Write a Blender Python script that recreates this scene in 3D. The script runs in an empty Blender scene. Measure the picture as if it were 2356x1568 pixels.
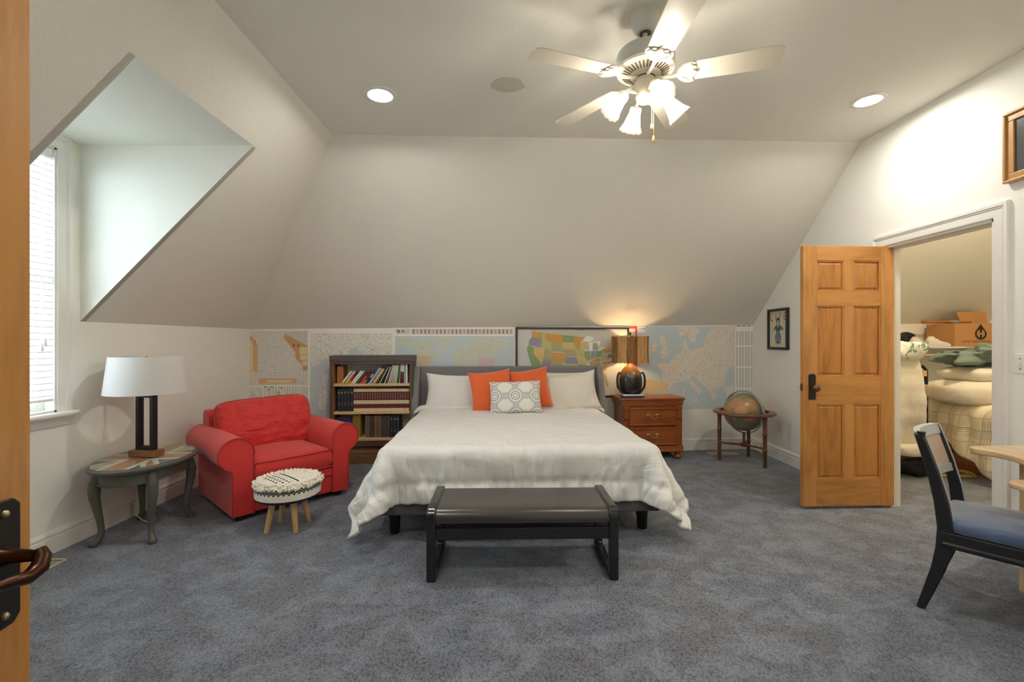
import bpy, bmesh, math, random
import numpy as np
from mathutils import Vector, Matrix, noise
R = math.radians
PI = math.pi
random.seed(7)
SC = bpy.context.scene
COL = SC.collection

# ------------------------------------------------------------------ camera, sky, exposure
cam_d = bpy.data.cameras.new('camera'); cam = bpy.data.objects.new('camera', cam_d)
COL.objects.link(cam); SC.camera = cam
cam_d.lens = 16.0; cam_d.sensor_width = 36.0; cam_d.clip_start = 0.02
cam.location = (0, 0, 1.32); cam.rotation_euler = (R(90), 0, 0)
SC.view_settings.view_transform = 'Standard'
SC.view_settings.look = 'None'
SC.view_settings.gamma = 1.0
SC.view_settings.use_curve_mapping = False
SC.view_settings.exposure = 1.15
SC.cycles.max_bounces = 14; SC.cycles.diffuse_bounces = 9
W = bpy.data.worlds.new('overcast_sky'); SC.world = W; W.use_nodes = True
bg = W.node_tree.nodes['Background']
bg.inputs[0].default_value = (0.74, 0.89, 1.0, 1); bg.inputs[1].default_value = 7.0
BULB = 95.0      # fan bulbs
CAN = 220.0       # recessed cans
BED = 85.0      # bedside lamp bulb
CLOS = 170.0      # closet light

# ------------------------------------------------------------------ helpers
def srgb(h):
    h = h.lstrip('#'); c = [int(h[i:i + 2], 16) / 255 for i in (0, 2, 4)]
    return tuple(x / 12.92 if x <= .04045 else ((x + .055) / 1.055) ** 2.4 for x in c) + (1,)

class NT:
    """small node-tree builder for procedural materials"""
    def __init__(s, name):
        s.m = bpy.data.materials.new(name); s.m.use_nodes = True
        s.t = s.m.node_tree; s.n = s.t.nodes; s.b = s.n['Principled BSDF']; s.out = s.n['Material Output']
    def new(s, k, **kw):
        n = s.n.new(k)
        for a, v in kw.items(): setattr(n, a, v)
        return n
    def link(s, a, b): s.t.links.new(a, b)
    def put(s, sock, v):
        if isinstance(v, bpy.types.NodeSocket): s.link(v, sock)
        elif v is not None: sock.default_value = v
    def co(s, kind='Object'): return s.new('ShaderNodeTexCoord').outputs[kind]
    def map(s, v, scale=(1, 1, 1), rot=(0, 0, 0), loc=(0, 0, 0)):
        n = s.new('ShaderNodeMapping'); s.link(v, n.inputs[0])
        n.inputs['Scale'].default_value = scale; n.inputs['Rotation'].default_value = rot; n.inputs['Location'].default_value = loc
        return n.outputs[0]
    def xyz(s, v):
        n = s.new('ShaderNodeSeparateXYZ'); s.link(v, n.inputs[0]); return n.outputs
    def ma(s, op, a, b=None, c=None):
        n = s.new('ShaderNodeMath', operation=op)
        for i, v in enumerate((a, b, c)): s.put(n.inputs[i], v)
        return n.outputs[0]
    def mix(s, f, a, b):
        n = s.new('ShaderNodeMix', data_type='RGBA'); s.put(n.inputs[0], f); s.put(n.inputs[6], a); s.put(n.inputs[7], b)
        return n.outputs[2]
    def noise(s, v, scale, detail=3, rough=.55, dist=0):
        n = s.new('ShaderNodeTexNoise'); s.link(v, n.inputs['Vector'])
        n.inputs['Scale'].default_value = scale; n.inputs['Detail'].default_value = detail
        n.inputs['Roughness'].default_value = rough; n.inputs['Distortion'].default_value = dist
        return n.outputs['Fac']
    def voro(s, v, scale, feature='F1', out='Distance', rnd=1.0):
        n = s.new('ShaderNodeTexVoronoi', feature=feature); s.link(v, n.inputs['Vector'])
        n.inputs['Scale'].default_value = scale; n.inputs['Randomness'].default_value = rnd
        return n.outputs[out]
    def ramp(s, f, stops, mode='LINEAR'):
        n = s.new('ShaderNodeValToRGB'); s.link(f, n.inputs[0]); r = n.color_ramp; r.interpolation = mode
        while len(r.elements) < len(stops): r.elements.new(.5)
        for e, (p, c) in zip(r.elements, stops):
            e.position = p; e.color = c if len(c) == 4 else tuple(c) + (1,)
        return n.outputs[0]
    def bump(s, hgt, strength=.3, dist=.01):
        n = s.new('ShaderNodeBump'); s.put(n.inputs['Height'], hgt)
        n.inputs['Strength'].default_value = strength; n.inputs['Distance'].default_value = dist
        s.link(n.outputs[0], s.b.inputs['Normal'])
    def col(s, v): s.put(s.b.inputs['Base Color'], v)
    def set(s, rough=None, metal=None, spec=None, coat=None, sheen=None):
        if rough is not None: s.put(s.b.inputs['Roughness'], rough)
        if metal is not None: s.b.inputs['Metallic'].default_value = metal
        if spec is not None: s.b.inputs['Specular IOR Level'].default_value = spec
        if coat is not None: s.b.inputs['Coat Weight'].default_value = coat; s.b.inputs['Coat Roughness'].default_value = .15
        if sheen is not None: s.b.inputs['Sheen Weight'].default_value = sheen

MATS = {}
def mat(name, c, rough=.6, metal=0., bump=None, var=None, coat=None, sheen=None, spec=None):
    """plain procedural surface: colour with faint noise variation and optional fine relief"""
    if name in MATS: return MATS[name]
    t = NT(name); c = srgb(c); co = t.co()
    sc, am = var or (6, .12)
    c2 = tuple(min(1, x * (1 - am)) for x in c[:3]) + (1,); c1 = tuple(min(1, x * (1 + am * .6)) for x in c[:3]) + (1,)
    t.col(t.mix(t.noise(co, sc), c1, c2))
    t.set(rough, metal, spec, coat, sheen)
    if bump: t.bump(t.noise(co, bump[0], 4), bump[1], .004)
    MATS[name] = t.m; return t.m
def wood(name, ca, cb, axis='Z', scale=1., rough=.38, coat=.15, streak=9.):
    if name in MATS: return MATS[name]
    t = NT(name); co = t.co()
    s = {'X': (.9, streak, streak), 'Y': (streak, .9, streak), 'Z': (streak, streak, .9)}[axis]
    v = t.map(co, tuple(x * scale for x in s))
    n1 = t.noise(v, 1.6, 5, .6, .8); n2 = t.noise(v, 9, 3, .5, .2)
    f = t.ma('ADD', t.ma('MULTIPLY', n1, .75), t.ma('MULTIPLY', n2, .25))
    t.col(t.ramp(f, [(.32, srgb(cb)), (.52, srgb(ca)), (.70, tuple(min(1, x * 1.12) for x in srgb(ca)[:3]))]))
    t.set(rough, coat=coat); t.bump(n2, .06, .002)
    MATS[name] = t.m; return t.m
def emit(name, c, strength):
    t = NT(name); t.b.inputs['Base Color'].default_value = srgb(c)
    t.b.inputs['Emission Color'].default_value = srgb(c); t.b.inputs['Emission Strength'].default_value = strength
    return t.m

class MB:
    """collects shapes into one mesh"""
    def __init__(s): s.v = []; s.f = []; s.mi = []; s.uv = None
    def add(s, vs, fs, mi=0):
        o = len(s.v); s.v += [tuple(p) for p in vs]
        s.f += [tuple(i + o for i in f) for f in fs]; s.mi += [mi] * len(fs)
        return s
    def box(s, x0, x1, y0, y1, z0, z1, mi=0, M=None):
        p = [Vector((x, y, z)) for z in (z0, z1) for y in (y0, y1) for x in (x0, x1)]
        if M: p = [M @ q for q in p]
        return s.add(p, [(0, 2, 3, 1), (4, 5, 7, 6), (0, 1, 5, 4), (2, 6, 7, 3), (0, 4, 6, 2), (1, 3, 7, 5)], mi)
    def cyl(s, a, b, r0, r1=None, n=16, mi=0, cap=True):
        return s.tube([a, b], [r0, r0 if r1 is None else r1], n, mi, cap)
    def tube(s, path, rad, n=10, mi=0, cap=True, closed=False, sx=1., up=None):
        P = [Vector(p) for p in path]; k = len(P)
        if not hasattr(rad, '__len__'): rad = [rad] * k
        vs = []; fs = []; N = None
        for i in range(k):
            a = P[i - 1] if (i > 0 or closed) else P[i]; b = P[(i + 1) % k] if (i < k - 1 or closed) else P[i]
            T = (b - a).normalized()
            if N is None:
                u = Vector(up) if up else (Vector((0, 0, 1)) if abs(T.z) < .9 else Vector((1, 0, 0)))
                N = (u - T * u.dot(T)).normalized()
            else: N = (N - T * N.dot(T)).normalized()
            B = T.cross(N)
            for j in range(n):
                q = 2 * PI * j / n
                vs.append(P[i] + (N * math.cos(q) + B * math.sin(q) * sx) * rad[i])
        for i in range(k if closed else k - 1):
            i2 = (i + 1) % k
            for j in range(n):
                j2 = (j + 1) % n; fs.append((i * n + j, i * n + j2, i2 * n + j2, i2 * n + j))
        if cap and not closed:
            fs.append(tuple(range(n - 1, -1, -1))); fs.append(tuple((k - 1) * n + j for j in range(n)))
        return s.add(vs, fs, mi)
    def lathe(s, prof, n=32, c=(0, 0, 0), sx=1., sy=1., mi=0, M=None, fn=None, closed=False):
        vs = []; fs = []; k = len(prof)
        for (r, z) in prof:
            for j in range(n):
                q = 2 * PI * j / n; rr = r * (fn(q, z) if fn else 1)
                p = Vector((rr * math.cos(q) * sx, rr * math.sin(q) * sy, z))
                if M: p = M @ p
                vs.append(p + Vector(c))
        for i in range(k if closed else k - 1):
            i2 = (i + 1) % k
            for j in range(n):
                j2 = (j + 1) % n; fs.append((i * n + j, i * n + j2, i2 * n + j2, i2 * n + j))
        if not closed:
            if prof[0][0] > 1e-6: fs.append(tuple(range(n - 1, -1, -1)))
            if prof[-1][0] > 1e-6: fs.append(tuple((k - 1) * n + j for j in range(n)))
        return s.add(vs, fs, mi)
    def prism(s, poly, fn0, fn1, mi=0):
        """closed 2-D outline between two placements fn(p)->xyz"""
        n = len(poly); vs = [fn0(p) for p in poly] + [fn1(p) for p in poly]
        fs = [tuple(range(n - 1, -1, -1)), tuple(range(n, 2 * n))] + [(i, (i + 1) % n, n + (i + 1) % n, n + i) for i in range(n)]
        return s.add(vs, fs, mi)
    def ex(s, poly, ax, a, b, mi=0):
        """extrude a 2-D outline along an axis: X -> (y,z), Y -> (x,z), Z -> (x,y)"""
        g = {'X': lambda p, t: (t, p[0], p[1]), 'Y': lambda p, t: (p[0], t, p[1]), 'Z': lambda p, t: (p[0], p[1], t)}[ax]
        return s.prism(poly, lambda p: g(p, a), lambda p: g(p, b), mi)
    def sweep(s, prof, path, mi=0, closed=False):
        """profile [(out,up)] along a polyline in 3-D; path items (point, outdir, updir)"""
        n = len(prof); vs = []; fs = []; k = len(path)
        for (p, o, u) in path:
            p = Vector(p); o = Vector(o); u = Vector(u)
            vs += [p + o * a + u * b for a, b in prof]
        for i in range(k if closed else k - 1):
            i2 = (i + 1) % k
            for j in range(n):
                j2 = (j + 1) % n; fs.append((i * n + j, i * n + j2, i2 * n + j2, i2 * n + j))
        if not closed: fs += [tuple(range(n - 1, -1, -1)), tuple((k - 1) * n + j for j in range(n))]
        return s.add(vs, fs, mi)
    def sph(s, c, r, nu=20, nv=12, mi=0, sx=1, sy=1, sz=1):
        c = Vector(c)
        prof = [(max(1e-4, r * math.sin(PI * i / nv)), -r * math.cos(PI * i / nv)) for i in range(nv + 1)]
        return s.lathe(prof, nu, M=Matrix.Translation(c) @ Matrix.Diagonal((sx, sy, sz, 1)), mi=mi)
    def grid(s, fn, nu, nv, mi=0, flip=False):
        vs = [fn(i / nu, j / nv) for j in range(nv + 1) for i in range(nu + 1)]
        fs = []
        for j in range(nv):
            for i in range(nu):
                a = j * (nu + 1) + i; q = (a, a + 1, a + nu + 2, a + nu + 1); fs.append(q[::-1] if flip else q)
        return s.add(vs, fs, mi)
    def build(s, name, mats, parent=None, smooth=None, bevel=None, seg=2, sub=None, fix=False):
        me = bpy.data.meshes.new(name); me.from_pydata([tuple(p) for p in s.v], [], s.f)
        if not isinstance(mats, (list, tuple)): mats = [mats]
        for m in mats: me.materials.append(m)
        if len(mats) > 1: me.polygons.foreach_set('material_index', s.mi)
        if fix:
            bm = bmesh.new(); bm.from_mesh(me); bmesh.ops.remove_doubles(bm, verts=bm.verts, dist=1e-5)
            bmesh.ops.recalc_face_normals(bm, faces=bm.faces); bm.to_mesh(me); bm.free()
        me.update()
        if smooth is not None:
            me.shade_smooth()
            if smooth < 179: me.set_sharp_from_angle(angle=R(smooth))
        o = bpy.data.objects.new(name, me); COL.objects.link(o)
        if parent is not None: o.parent = parent
        if bevel:
            b = o.modifiers.new('bevel', 'BEVEL'); b.width = bevel; b.segments = seg; b.limit_method = 'ANGLE'; b.angle_limit = R(40)
        if sub:
            b = o.modifiers.new('sub', 'SUBSURF'); b.levels = sub; b.render_levels = sub
        return o

def tag(o, label, cat, group=None):
    o['label'] = label; o['category'] = cat
    if group: o['group'] = group
    return o
def thing(name, label, cat, loc=(0, 0, 0), rz=0, group=None):
    o = bpy.data.objects.new(name, None); COL.objects.link(o); o.empty_display_size = .1
    o.location = loc; o.rotation_euler = (0, 0, rz)
    return tag(o, label, cat, group)
def struct(o, label=None):
    o['kind'] = 'structure'
    if label: o['label'] = label
    return o
def text_mesh(txt, size, align='CENTER', depth=0.0):
    cu = bpy.data.curves.new('lettering', 'FONT'); cu.body = txt; cu.size = size; cu.align_x = align; cu.extrude = depth; cu.resolution_u = 2
    o = bpy.data.objects.new('lettering', cu); me = bpy.data.meshes.new_from_object(o)
    vs = [tuple(v.co) for v in me.vertices]; fs = [tuple(p.vertices) for p in me.polygons]
    bpy.data.objects.remove(o); bpy.data.curves.remove(cu); bpy.data.meshes.remove(me)
    return vs, fs
def arc(cx, cy, r, a0, a1, n):
    return [(cx + r * math.cos(R(a0 + (a1 - a0) * i / n)), cy + r * math.sin(R(a0 + (a1 - a0) * i / n))) for i in range(n + 1)]
def ordinal(i):
    return ['first', 'second', 'third', 'fourth', 'fifth', 'sixth', 'seventh', 'eighth', 'ninth', 'tenth', 'eleventh', 'twelfth', 'thirteenth',
            'fourteenth', 'fifteenth', 'sixteenth', 'seventeenth', 'eighteenth', 'nineteenth', 'twentieth', 'twenty-first', 'twenty-second',
            'twenty-third', 'twenty-fourth', 'twenty-fifth', 'twenty-sixth'][i]

# ------------------------------------------------------------------ the room
XL, XR, YF = -2.865, 2.97, -0.05
YBL, YBR = 4.98, 5.60                       # the back wall runs a little askew
SB = (YBR - YBL) / (XR - XL); AB = math.atan(SB)
def yb(x): return YBL + SB * (x - XL)
KL, KR = 1.45, 1.515                        # knee wall heights
def zc(x): return 2.955 + .0185 * x         # flat ceiling
SL = 1.0139
XC = (2.955 - KL + SL * XL) / (SL - .0185)  # left slope meets ceiling
def zs(x): return KL + SL * (x - XL)
DY0, DY1 = 2.075, 3.021; DZ = 2.615; DX = XL + (DZ - KL) / SL   # dormer
WY0, WY1, WZ0, WZ1 = 2.24, 2.857, .875, 2.53                    # window opening
YCL, YCR = 3.547, 3.877                                         # back edge of flat ceiling
OY0, OY1, OZ = 2.797, 3.652, 2.073                              # closet doorway
XC2 = 6.2                                                      # closet end

def wall_paint(name, c, sc=55, st=.22):
    t = NT(name); co = t.co(); c = srgb(c)
    n = t.noise(co, sc, 3, .6, .4); big = t.noise(co, 1.3, 2)
    t.col(t.mix(big, c, tuple(x * .955 for x in c[:3]) + (1,)))
    t.set(.72, spec=.3); t.bump(n, st, .006)
    return t.m
M_wall = wall_paint('wall_paint', '#ecebe3', 70, .12)
M_ceil = wall_paint('ceiling_paint', '#e9e7dd', 42, .34)
M_trim = mat('white_trim_paint', '#e6e5df', .38, var=(3, .03))
def carpet():
    t = NT('grey_blue_carpet'); co = t.co()
    a = t.noise(co, 1.5, 4, .6, .6); b = t.noise(t.map(co, (1, 1.25, 1), (0, 0, .5)), 5.0, 4, .62, .6); c = t.noise(co, 26, 3, .6)
    base = t.mix(t.ramp(a, [(.42, (0, 0, 0)), (.60, (1, 1, 1))]), srgb('#454d5c'), srgb('#55514f'))
    base = t.mix(t.ramp(b, [(.45, (0, 0, 0)), (.60, (1, 1, 1))]), base, srgb('#7d8594'))
    base = t.mix(t.ma('MULTIPLY', c, .5), base, srgb('#363d4a'))
    v = t.voro(t.map(co, (1.0, .72, 1), (0, 0, .35)), 118)
    loop = t.ramp(v, [(.0, (1, 1, 1)), (.55, (.5, .5, .5)), (.9, (.15, .15, .15))])
    t.col(t.mix(.48, base, t.mix(loop, srgb('#1d222c'), srgb('#a4abb8'))))
    t.set(.95, spec=.1, sheen=.2); t.bump(loop, .55, .006)
    return t.m
M_carpet = carpet()

struct(MB().box(XL - .15, XC2 + .2, -2.1, 6.3, -.12, 0).build('floor', M_carpet), 'mottled grey-blue loop pile carpet')
# left knee wall, rising into the dormer around the window
m = MB(); a, b = XL - .12, XL
m.box(a, b, YF, DY0, 0, KL); m.box(a, b, DY1, YBL + .3, 0, KL); m.box(a, b, DY0, DY1, 0, WZ0)
m.box(a, b, DY0, WY0, WZ0, WZ1); m.box(a, b, WY1, DY1, WZ0, WZ1); m.box(a, b, DY0, DY1, WZ1, DZ + .06)
struct(m.build('wall_left', M_wall), 'low cream wall under the left slope')
# left slope with the dormer cut out of it
m = MB(); P = lambda x, y: (x, y, zs(x)); N_ = .10
def slab(m, pts, n):
    n = Vector(n); k = len(pts); vs = [Vector(p) for p in pts] + [Vector(p) + n for p in pts]
    m.add(vs, [tuple(range(k)), tuple(range(2 * k - 1, k - 1, -1))] + [(i, k + i, k + (i + 1) % k, (i + 1) % k) for i in range(k)])
nl = (-.07, 0, .07)
slab(m, [P(XL, YF), P(XL, DY0), P(XC, DY0), P(XC, YF)], nl)
slab(m, [P(DX, DY0), P(DX, DY1), P(XC, DY1), P(XC, DY0)], nl)
slab(m, [P(XL, DY1), P(XL, YBL), P(XC, YCL), P(XC, DY1)], nl)
struct(m.build('wall_slope_left', M_ceil), 'sloped cream wall on the left with a dormer cut through it')
for nm, y, s in (('wall_dormer_far', DY1 - .004, 1), ('wall_dormer_near', DY0 + .004, -1)):
    m = MB(); m.ex([(XL, KL), (XL, DZ), (DX, DZ)], 'Y', y, y + .04 * s); struct(m.build(nm, M_wall, fix=True))
struct(MB().box(XL, DX, DY0, DY1, DZ, DZ + .05).build('ceiling_dormer', M_ceil))
# back knee wall and back slope (both run on through the closet)
m = MB(); xe = XC2 + .1; ke = KR + (KR - KL) / (XR - XL) * (xe - XR)
m.prism([(XL - .1, 0), (xe, 0), (xe, ke), (XL - .1, KL)], lambda p: (p[0], yb(p[0]), p[1]), lambda p: (p[0], yb(p[0]) + .12, p[1]))
struct(m.build('wall_back', M_wall, fix=True), 'low back wall under the slope, covered with maps')
m = MB(); yce = YCR + (YCR - YCL) / (XR - XC) * (xe - XR)
def slope(u, v, off=0):
    A = Vector((XL, YBL, KL)).lerp(Vector((xe, yb(xe), ke)), u); B = Vector((XC, YCL, zc(XC))).lerp(Vector((xe, yce, zc(xe))), u)
    return A.lerp(B, v) + Vector((0, off, off))
m.grid(slope, 16, 8); m.grid(lambda u, v: slope(u, v, .08), 16, 8, flip=True)
struct(m.build('wall_slope_back', M_ceil, smooth=30), 'large sloped cream wall above the bed')
m = MB(); slab(m, [(XC, YF, zc(XC)), (xe, YF, zc(xe)), (xe, yce, zc(xe)), (XC, YCL, zc(XC))], (0, 0, .1))
CEIL = struct(m.build('ceiling', M_ceil, fix=True), 'flat textured ceiling')
# right wall with the closet doorway
m = MB(); a, b = XR, XR + .13
z1 = zc(XR) + .02
m.ex([(OY1, 0), (YBR + .05, 0), (YBR + .05, KR), (YCR, z1), (OY1, z1)], 'X', a, b)
m.box(a, b, OY0, OY1, OZ, z1); m.box(a, b, YF, OY0, 0, z1)
struct(m.build('wall_right', M_wall, fix=True), 'white gable wall with the closet doorway')
# front wall with the entry doorway the camera stands in, and the hall behind it
EX0, EX1 = -.80, .14
m = MB(); a, b = YF - .12, YF
m.ex([(XL, 0), (EX0, 0), (EX0, zc(EX0)), (XC, zc(XC)), (XL, KL)], 'Y', a, b)
m.box(EX0, EX1, a, b, 2.06, zc(0)); m.box(EX1, XR, a, b, 0, zc(XR))
struct(m.build('wall_front', M_wall, fix=True))
m = MB()
for q in ((-1.5, -1.4, -2.05, YF - .12, 0, 2.5), (1.1, 1.2, -2.05, YF - .12, 0, 2.5), (-1.5, 1.2, -2.1, -2.0, 0, 2.5), (-1.5, 1.2, -2.1, YF - .12, 2.45, 2.55)):
    m.box(*q)
struct(m.build('wall_hall', M_wall))
# closet shell
m = MB(); m.box(XC2, XC2 + .1, 1.9, 6.2, 0, zc(XC2)); m.box(XR + .13, XC2, 1.9, 2.0, 0, zc(XC2))
struct(m.build('wall_closet', M_wall))
# baseboards
BP = [(0, 0), (.016, 0), (.016, .098), (.012, .102), (.012, .108), (.015, .112), (.015, .124), (.009, .130), (.006, .140), (0, .142)]
def board(name, pts, out):
    m = MB(); m.sweep(BP, [(p, out, (0, 0, 1)) for p in pts]); return struct(m.build(name, M_trim, smooth=30, fix=True))
board('baseboard_left', [(XL, YF, 0), (XL, YBL, 0)], (1, 0, 0))
board('baseboard_back', [(XL, YBL, 0), (XR, YBR, 0)], (0, -1, 0))
board('baseboard_right', [(XR, YBR, 0), (XR, OY1 + .09, 0)], (-1, 0, 0))
board('baseboard_right_near', [(XR, OY0 - .09, 0), (XR, YF, 0)], (-1, 0, 0))
board('baseboard_closet', [(XR + .13, yb(3.1), 0), (XC2, yb(XC2), 0)], (0, -1, 0))
# casings: profile (across, out of wall)
CP = [(0, 0), (0, .012), (.006, .015), (.05, .015), (.055, .019), (.060, .016), (.066, .023), (.085, .023), (.088, .018), (.088, 0)]
def casing(name, rect, x, sgn, bottom=False):
    y0, y1, z0, z1 = rect; m = MB()
    c = [(y0, z0, 0, -1), (y0, z1, -1, 1), (y1, z1, 1, 1), (y1, z0, 0, -1)]
    def ring(k, p):
        y, z = k; a, o = p; return (x + sgn * o, y, z)
    vs = []; n = len(CP)
    corners = [(y0, z0, -1, -1 if bottom else 0), (y0, z1, -1, 1), (y1, z1, 1, 1), (y1, z0, 1, -1 if bottom else 0)]
    for (y, z, dy, dz) in corners: vs += [(x + sgn * o, y + dy * a, z + dz * a) for a, o in CP]
    fs = []
    for i in range(4 if bottom else 3):
        i2 = (i + 1) % 4
        for j in range(n): fs.append((i * n + j, i * n + (j + 1) % n, i2 * n + (j + 1) % n, i2 * n + j))
    if not bottom: fs += [tuple(range(n)), tuple(3 * n + j for j in range(n))]
    m.add(vs, fs); return struct(m.build(name, M_trim, smooth=30, fix=True))
casing('trim_1', (OY0, OY1, 0, OZ), XR, -1)['label'] = 'white moulded casing around the closet doorway'
casing('trim_2', (OY0, OY1, 0, OZ), XR + .13, 1)
m = MB(); m.box(XR - .002, XR + .132, OY1 - .018, OY1 + .002, 0, OZ); m.box(XR - .002, XR + .132, OY0 - .002, OY0 + .018, 0, OZ)
m.box(XR - .002, XR + .132, OY0, OY1, OZ - .018, OZ + .002)
m.box(XR + .045, XR + .08, OY1 - .03, OY1 - .015, 0, OZ); m.box(XR + .045, XR + .08, OY0 + .015, OY0 + .03, 0, OZ); m.box(XR + .045, XR + .08, OY0 + .015, OY1 - .015, OZ - .03, OZ - .016)
struct(m.build('trim_3', M_trim), 'white door jamb with stop')
# entry casing around the doorway beside the camera
m = MB()
for (x0, x1, z0, z1) in ((EX0 - .09, EX0, 0, 2.15), (EX1, EX1 + .09, 0, 2.15), (EX0, EX1, 2.06, 2.15)): m.box(x0, x1, YF, YF + .018, z0, z1)
m.box(EX0, EX0 + .018, YF - .12, YF, 0, 2.06); m.box(EX1 - .018, EX1, YF - .12, YF, 0, 2.06)
struct(m.build('trim_4', M_trim))

# ------------------------------------------------------------------ dormer window, sashes, glass, sill
casing('trim_5', (WY0, WY1, WZ0, WZ1), XL, 1)['label'] = 'white moulded window casing'
m = MB(); m.box(XL - .11, XL + .005, WY1 - .012, WY1 + .002, WZ0, WZ1); m.box(XL - .11, XL + .005, WY0 - .002, WY0 + .012, WZ0, WZ1); m.box(XL - .11, XL + .005, WY0, WY1, WZ1 - .012, WZ1 + .002); m.box(XL - .11, XL + .005, WY0, WY1, WZ0 - .002, WZ0 + .012)
win = struct(m.build('window_1', M_trim), 'tall narrow sash window in the dormer')
zm = (WZ0 + WZ1) / 2
glass = NT('window_glass'); g = glass
tr = g.new('ShaderNodeBsdfTransparent'); gl = g.new('ShaderNodeBsdfGlossy'); mx = g.new('ShaderNodeMixShader'); gl.inputs['Roughness'].default_value = .02
mx.inputs[0].default_value = .06; g.link(tr.outputs[0], mx.inputs[1]); g.link(gl.outputs[0], mx.inputs[2]); g.link(mx.outputs[0], g.out.inputs[0])
M_glass = g.m
for (za, zb_, x) in ((WZ0 + .012, zm + .02, XL - .075), (zm - .02, WZ1 - .012, XL - .105)):
    m = MB(); y0, y1 = WY0 + .012, WY1 - .012; t_ = .042
    m.box(x - .014, x + .014, y0, y0 + t_, za, zb_); m.box(x - .014, x + .014, y1 - t_, y1, za, zb_)
    m.box(x - .014, x + .014, y0 + t_, y1 - t_, za, za + t_); m.box(x - .014, x + .014, y0 + t_, y1 - t_, zb_ - t_, zb_)
    ym = (y0 + y1) / 2
    m.box(x - .008, x + .008, ym - .009, ym + .009, za + t_, zb_ - t_); zz = (za + zb_) / 2; m.box(x - .008, x + .008, y0 + t_, y1 - t_, zz - .009, zz + .009)
    s = m.build('sash', M_trim, win, bevel=.002)
    MB().box(x - .002, x + .002, y0 + t_ - .004, y1 - t_ + .004, za + t_ - .004, zb_ - t_ + .004).build('pane', M_glass, s)
m = MB(); m.ex([(XL - .02, WZ0 - .03), (XL + .055, WZ0 - .03), (XL + .062, WZ0 - .02), (XL + .062, WZ0 - .008), (XL + .055, WZ0), (XL - .02, WZ0)], 'Y', WY0 - .10, WY1 + .10)
m.ex([(XL, WZ0 - .09), (XL + .012, WZ0 - .088), (XL + .03, WZ0 - .05), (XL + .04, WZ0 - .03), (XL, WZ0 - .03)], 'Y', WY0 - .09, WY1 + .09)
m.build('window_sill', M_trim, win, smooth=30, fix=True)
# portal so that the overcast sky is sampled through the window opening
pd = bpy.data.lights.new('window_portal', 'AREA'); pd.shape = 'RECTANGLE'; pd.size = WZ1 - WZ0; pd.size_y = WY1 - WY0; pd.cycles.is_portal = True
po = bpy.data.objects.new('window_portal', pd); COL.objects.link(po); po.location = (XL - .125, (WY0 + WY1) / 2, zm); po.rotation_euler = (0, R(-90), 0)
# pale neighbouring wall outside, glimpsed between the slats
# ------------------------------------------------------------------ blind
M_blind = mat('white_blind_slat', '#eef0ee', .45, var=(2, .02))
bl = thing('window_blind', 'white horizontal slat blind hanging in the dormer window', 'blind', (XL - .022, (WY0 + WY1) / 2, 0))
hw = (WY1 - WY0) / 2 - .018
MB().box(-.028, .022, -hw, hw, WZ1 - .065, WZ1 - .014).build('headrail', M_blind, bl, bevel=.003)
zt, zb0 = WZ1 - .075, .985; n = 39
sm = MB()
sm.grid(lambda u, v: (-.024 + .048 * u, -hw + 2 * hw * v, .004 * (1 - (2 * u - 1) ** 2) - .006 * (u - .5)), 4, 1); sm.grid(lambda u, v: (-.024 + .048 * u, -hw + 2 * hw * v, .004 * (1 - (2 * u - 1) ** 2) - .006 * (u - .5) - .004), 4, 1, flip=True); sm.box(.0235, .0245, -hw, hw, -.007, -.002)
s0 = sm.build('slat', M_blind, bl, smooth=60); s0.location.z = zb0
for i in range(1, n):
    o = s0.copy(); COL.objects.link(o); o.parent = bl; o.location.z = zb0 + (zt - zb0) * i / (n - 1)
MB().box(-.024, .024, -hw, hw, zb0 - .04, zb0 - .022).build('bottom_rail', M_blind, bl, bevel=.004)
for y in (-hw * .62, hw * .62):
    m = MB()
    for x in (-.024, .024): m.cyl((x, y, zb0 - .03), (x, y, WZ1 - .04), .0012, n=5)
    m.build('ladder_cord', M_blind, bl)
for y, zlow in ((hw - .055, 1.33), (hw - .075, 1.30)):
    m = MB(); m.cyl((.03, y, zlow), (.03, y, WZ1 - .05), .0015, n=5); c = m.build('lift_cord', M_blind, bl)
    MB().lathe([(.003, .045), (.006, .04), (.009, .015), (.011, 0), (.004, -.004)], 10, (.03, y, zlow - .04)).build('cord_tassel', M_blind, c, smooth=50)

# ------------------------------------------------------------------ recessed lights, ceiling patch
M_can = emit('recessed_bulb_glow', '#fffaf0', CAN)
M_ctrim = mat('white_can_trim', '#e4e4e0', .4, var=(3, .03))
for lab, x, y in (('white recessed ceiling light near the dormer slope', -.867, 2.995), ('white recessed ceiling light near the closet wall', 2.489, 3.178), ('white recessed ceiling light added over the entry door, out of view', -.867, .75), ('white recessed ceiling light added over the desk, out of view', 2.2, .75)):  # last two are added out of view to brighten the foreground
    t = thing('recessed_light', lab, 'ceiling light', (x, y, zc(x)), 0, 'recessed ceiling lights')
    t.rotation_euler = (0, math.atan(-.0185), 0)
    MB().lathe([(.108, .001), (.108, -.004), (.102, -.008), (.085, -.009), (.063, -.004), (.058, .002)], 40).build('trim_ring', M_ctrim, t, smooth=40)
    MB().lathe([(.001, -.003), (.030, -.003), (.058, -.001)], 32).build('bulb_lens', M_can, t, smooth=60)
M_patch = wall_paint('plaster_patch', '#cfcabb', 90, .5)
pts = [( .105 * (1 + .10 * noise.noise((math.cos(a) * 1.7, math.sin(a) * 1.7, 2.2)) + .05 * math.sin(5 * a)) * math.cos(a), .085 * (1 + .14 * noise.noise((math.cos(a) * 2, math.sin(a) * 2, 8))) * math.sin(a)) for a in [2 * PI * i / 36 for i in range(36)]]
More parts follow.
